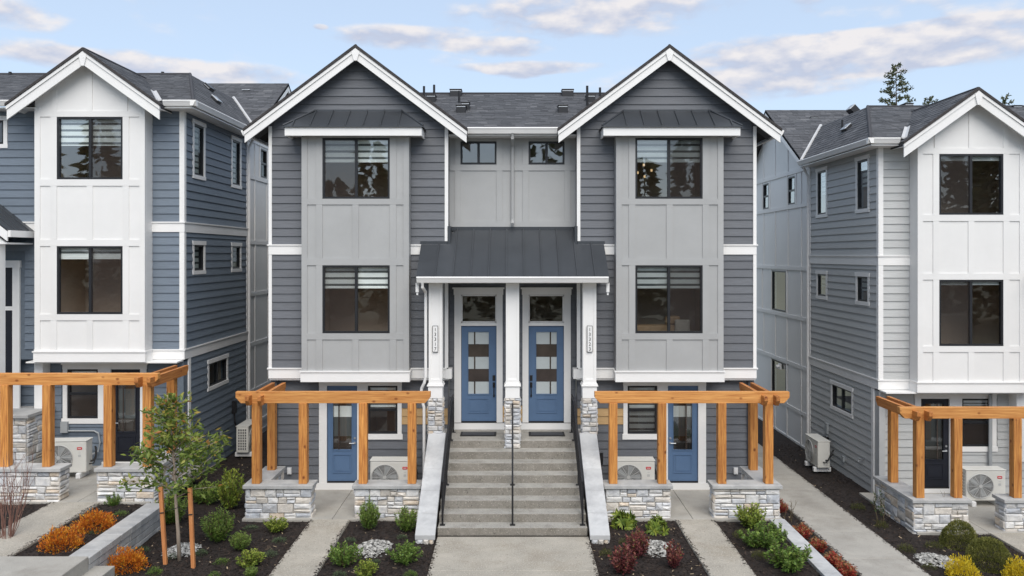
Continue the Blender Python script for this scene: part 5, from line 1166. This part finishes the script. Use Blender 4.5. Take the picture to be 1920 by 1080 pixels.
# mulch chips, pebbles
random.seed(21); ch = MB()
def chips(n, x0, x1, y0, y1, z, avoid):
    k = 0
    while k < n:
        y = y0 + (y1-y0)*random.random(); x = random.uniform(x0, x1); k += 1
        if any(a[0] < x < a[1] and a[2] < y < a[3] for a in avoid): continue
        zz = z + .022*noise.noise(Vector((x*1.3, y*1.3, z*9))) + .011*noise.noise(Vector((x*5, y*5, z))) + random.uniform(.0, .016)
        L = random.uniform(.012, .045); W2 = random.uniform(.006, .014); a = random.uniform(0, 6.28); d = Vector((math.cos(a), math.sin(a), jit(.5))).normalized(); sd2 = Vector((-math.sin(a), math.cos(a), jit(.4)))
        c = Vector((x, y, zz)); tn = .97+.03*random.random() if random.random() < .022 else random.uniform(.02, .9)
        ch.face((c-d*L-sd2*W2, c+d*L-sd2*W2*.6, c+d*L+sd2*W2, c-d*L+sd2*W2*.7), tn)
av = [(-1.56,1.58,-9,2), (3.6,4.46,-9,0), (-4.46,-3.6,-9,0), (-6,6,-2.0,9), (-2.05,2.05,-3.4,0)]
chips(26000, -7.5, 5.7, -6.2, -1.6, -.055, av); chips(3500, -8.3, -6, -2.4, 6, -.055, []); chips(2600, 6.0, 6.8, -6.2, 2, -.455, []); chips(6500, 8.16, 12.5, -6.2, -1.6, -.455, [(10.75,11.75,-9,0),(9,10.4,-1.75,0)]); chips(2500, 8.16, 9.5, -1.6, 7, -.455, []); chips(6000, -11.5, -7.95, -5.6, -2.2, .395, [(-10.08,-9.02,-9,0)])
for x, y0, y1, z, sg in ((-1.56,-6,-3.5,.003,1),(1.58,-6,-3.5,.003,-1),(3.6,-6,-2.1,.0,1),(4.46,-6,-2.1,.0,-1),(-3.6,-6,-2.1,.0,-1),(-4.46,-6,-2.1,.0,1),(6.8,-6,3,-.397,1),(8.16,-6,6,-.397,-1),(-9.02,-5.5,-2.3,.449,-1),(-10.08,-5.5,-2.3,.449,1)):
    for _ in range(int(45*(y1-y0))):
        c = Vector((x+sg*abs(random.gauss(0,.035)), random.uniform(y0,y1), z+random.uniform(.001,.006))); L = random.uniform(.008,.026); a = random.uniform(0,6.28); d = Vector((math.cos(a),math.sin(a),0)); sd2 = Vector((-math.sin(a),math.cos(a),.2))*random.uniform(.005,.01)
        ch.face((c-d*L-sd2, c+d*L-sd2, c+d*L+sd2, c-d*L+sd2), random.uniform(.02,.9))
tag(ch.build('mulch_chips', CHIP), 'dark bark mulch chips covering the planting beds', 'mulch', kind='stuff')
def pebbles(px, py, wx, hy, z, label):
    c = gp(px, py, z); s_ = (py-478)/(CAMZ-z); rx = wx/s_/2; ry = abs(gp(px, py-hy/2, z).y - gp(px, py+hy/2, z).y)/2; b = MB(); random.seed(int(px))
    for _ in range(460):
        a = random.uniform(0, 6.28); r = random.random()**.5*random.choice((.85,1,1,1.12)); x = math.cos(a)*r*rx*(1+.15*noise.noise(Vector((a,px,0)))); y = math.sin(a)*r*ry; q = random.uniform(.018, .042); zz = -.04+.06*(1-r*r)+random.uniform(-.012,.015); e = random.uniform(.7,1.3); t = min(1, max(.01, random.gauss(.6,.25)))
        top = Vector((x+jit(.008), y+jit(.008), zz+q*.65)); ring = [Vector((x+math.cos(k*1.257+a)*q*e*random.uniform(.8,1.15), y+math.sin(k*1.257+a)*q/e*random.uniform(.8,1.15), zz+jit(.004))) for k in range(5)]
        for k in range(5): b.face((ring[k], ring[(k+1) % 5], top), t)
    o = b.build('pebble_patch', PEB); o.location = c; tag(o, label, 'pebbles', kind='stuff')
pebbles(342, 1028, 60, 26, 0, 'white pebbles round the young tree trunk'); pebbles(701, 1024, 66, 30, 0, 'white pebbles in the bed left of the front walk'); pebbles(1230, 1024, 62, 30, 0, 'white pebbles in the bed right of the front walk'); pebbles(1754, 1048, 70, 28, -.42, 'white pebbles before the pale grey townhouse')

# ================================================================== distant trees
def conifer(px, py_top, Y, height, reach, label, seed, sparse=1.0):
    random.seed(seed); s_ = FPX/(Y-CAMY); x = (px-961)/s_; zt = CAMZ-(py_top-478)/s_
    t = empty('conifer_tree', (x, Y, -.6)); tag(t, label, 'tree', 'conifers beyond the roofs'); H_ = zt+.6; tb = MB(); lf = MB()
    tb.tube([(0,0,0), (.1,0,H_*.5), (0,.1,H_*.97)], .30, 8, .012)
    z = H_-.1; i = 0
    while z > H_-height:
        fr = (H_-z)/height; ln = reach*(fr**.75)*random.uniform(.6, 1.15)+.12; a = i*2.4+jit(.5); i += 1
        d = Vector((math.cos(a), math.sin(a), random.uniform(.05, .45)-.3*fr)).normalized(); o_ = Vector((0,0,z)); tip = o_+d*ln
        tb.tube([o_, o_.lerp(tip,.5)+Vector((0,0,-.04*ln)), tip+Vector((0,0,.05*ln))], .03, 4, .008)
        for k in range(int(26*ln*sparse)+8):
            f = random.uniform(.25, 1.03); p = o_.lerp(tip, f)+rdir()*.12*(ln*.25+.5)
            lf.leaf(p, d*.6+rdir()*.8, random.uniform(.14,.28), random.uniform(.07,.13), min(1,max(.01,random.gauss(.45,.25))))
        z -= random.uniform(.06, .13)*(1+fr)
    tb.build('trunk', BARKD, t); lf.build('crown', FIR, t)
conifer(1681, 120, 40, 6.5, 3.1, 'sparse conifer top rising behind the pale grey roof', 3, 1.5)
conifer(1742, 180, 46, 4.5, 2.4, 'conifer tip peeping over the pale grey ridge left of its gable', 4, .8)
conifer(1886, 178, 42, 4.5, 2.0, 'conifer tip behind the right slope of the pale grey gable', 5, .9)
# woods across the street, behind the viewpoint: what the windows mirror
random.seed(33); wd = MB()
for i in range(70):
    x = -75+150*i/69+jit(1.5); y = -56+jit(8); h = random.uniform(12, 20)*(1.2 if i % 4 == 0 else .85); r = h*.17; k = 0
    for q in range(420):
        f = random.random()**.8; a = random.uniform(0, 6.28); rr = r*(1-f)*random.uniform(.35, 1.1)+.15; p = Vector((x+math.cos(a)*rr, y+math.sin(a)*rr, -.5+h*(.04+.95*f)))
        wd.leaf(p, Vector((math.cos(a), math.sin(a), -.25+jit(.4))), random.uniform(.9, 1.7), random.uniform(.5, .9), random.random())
tag(wd.build('woodland', FIR), 'dark conifer woodland across the street, mirrored in the window panes', 'woodland', kind='stuff')
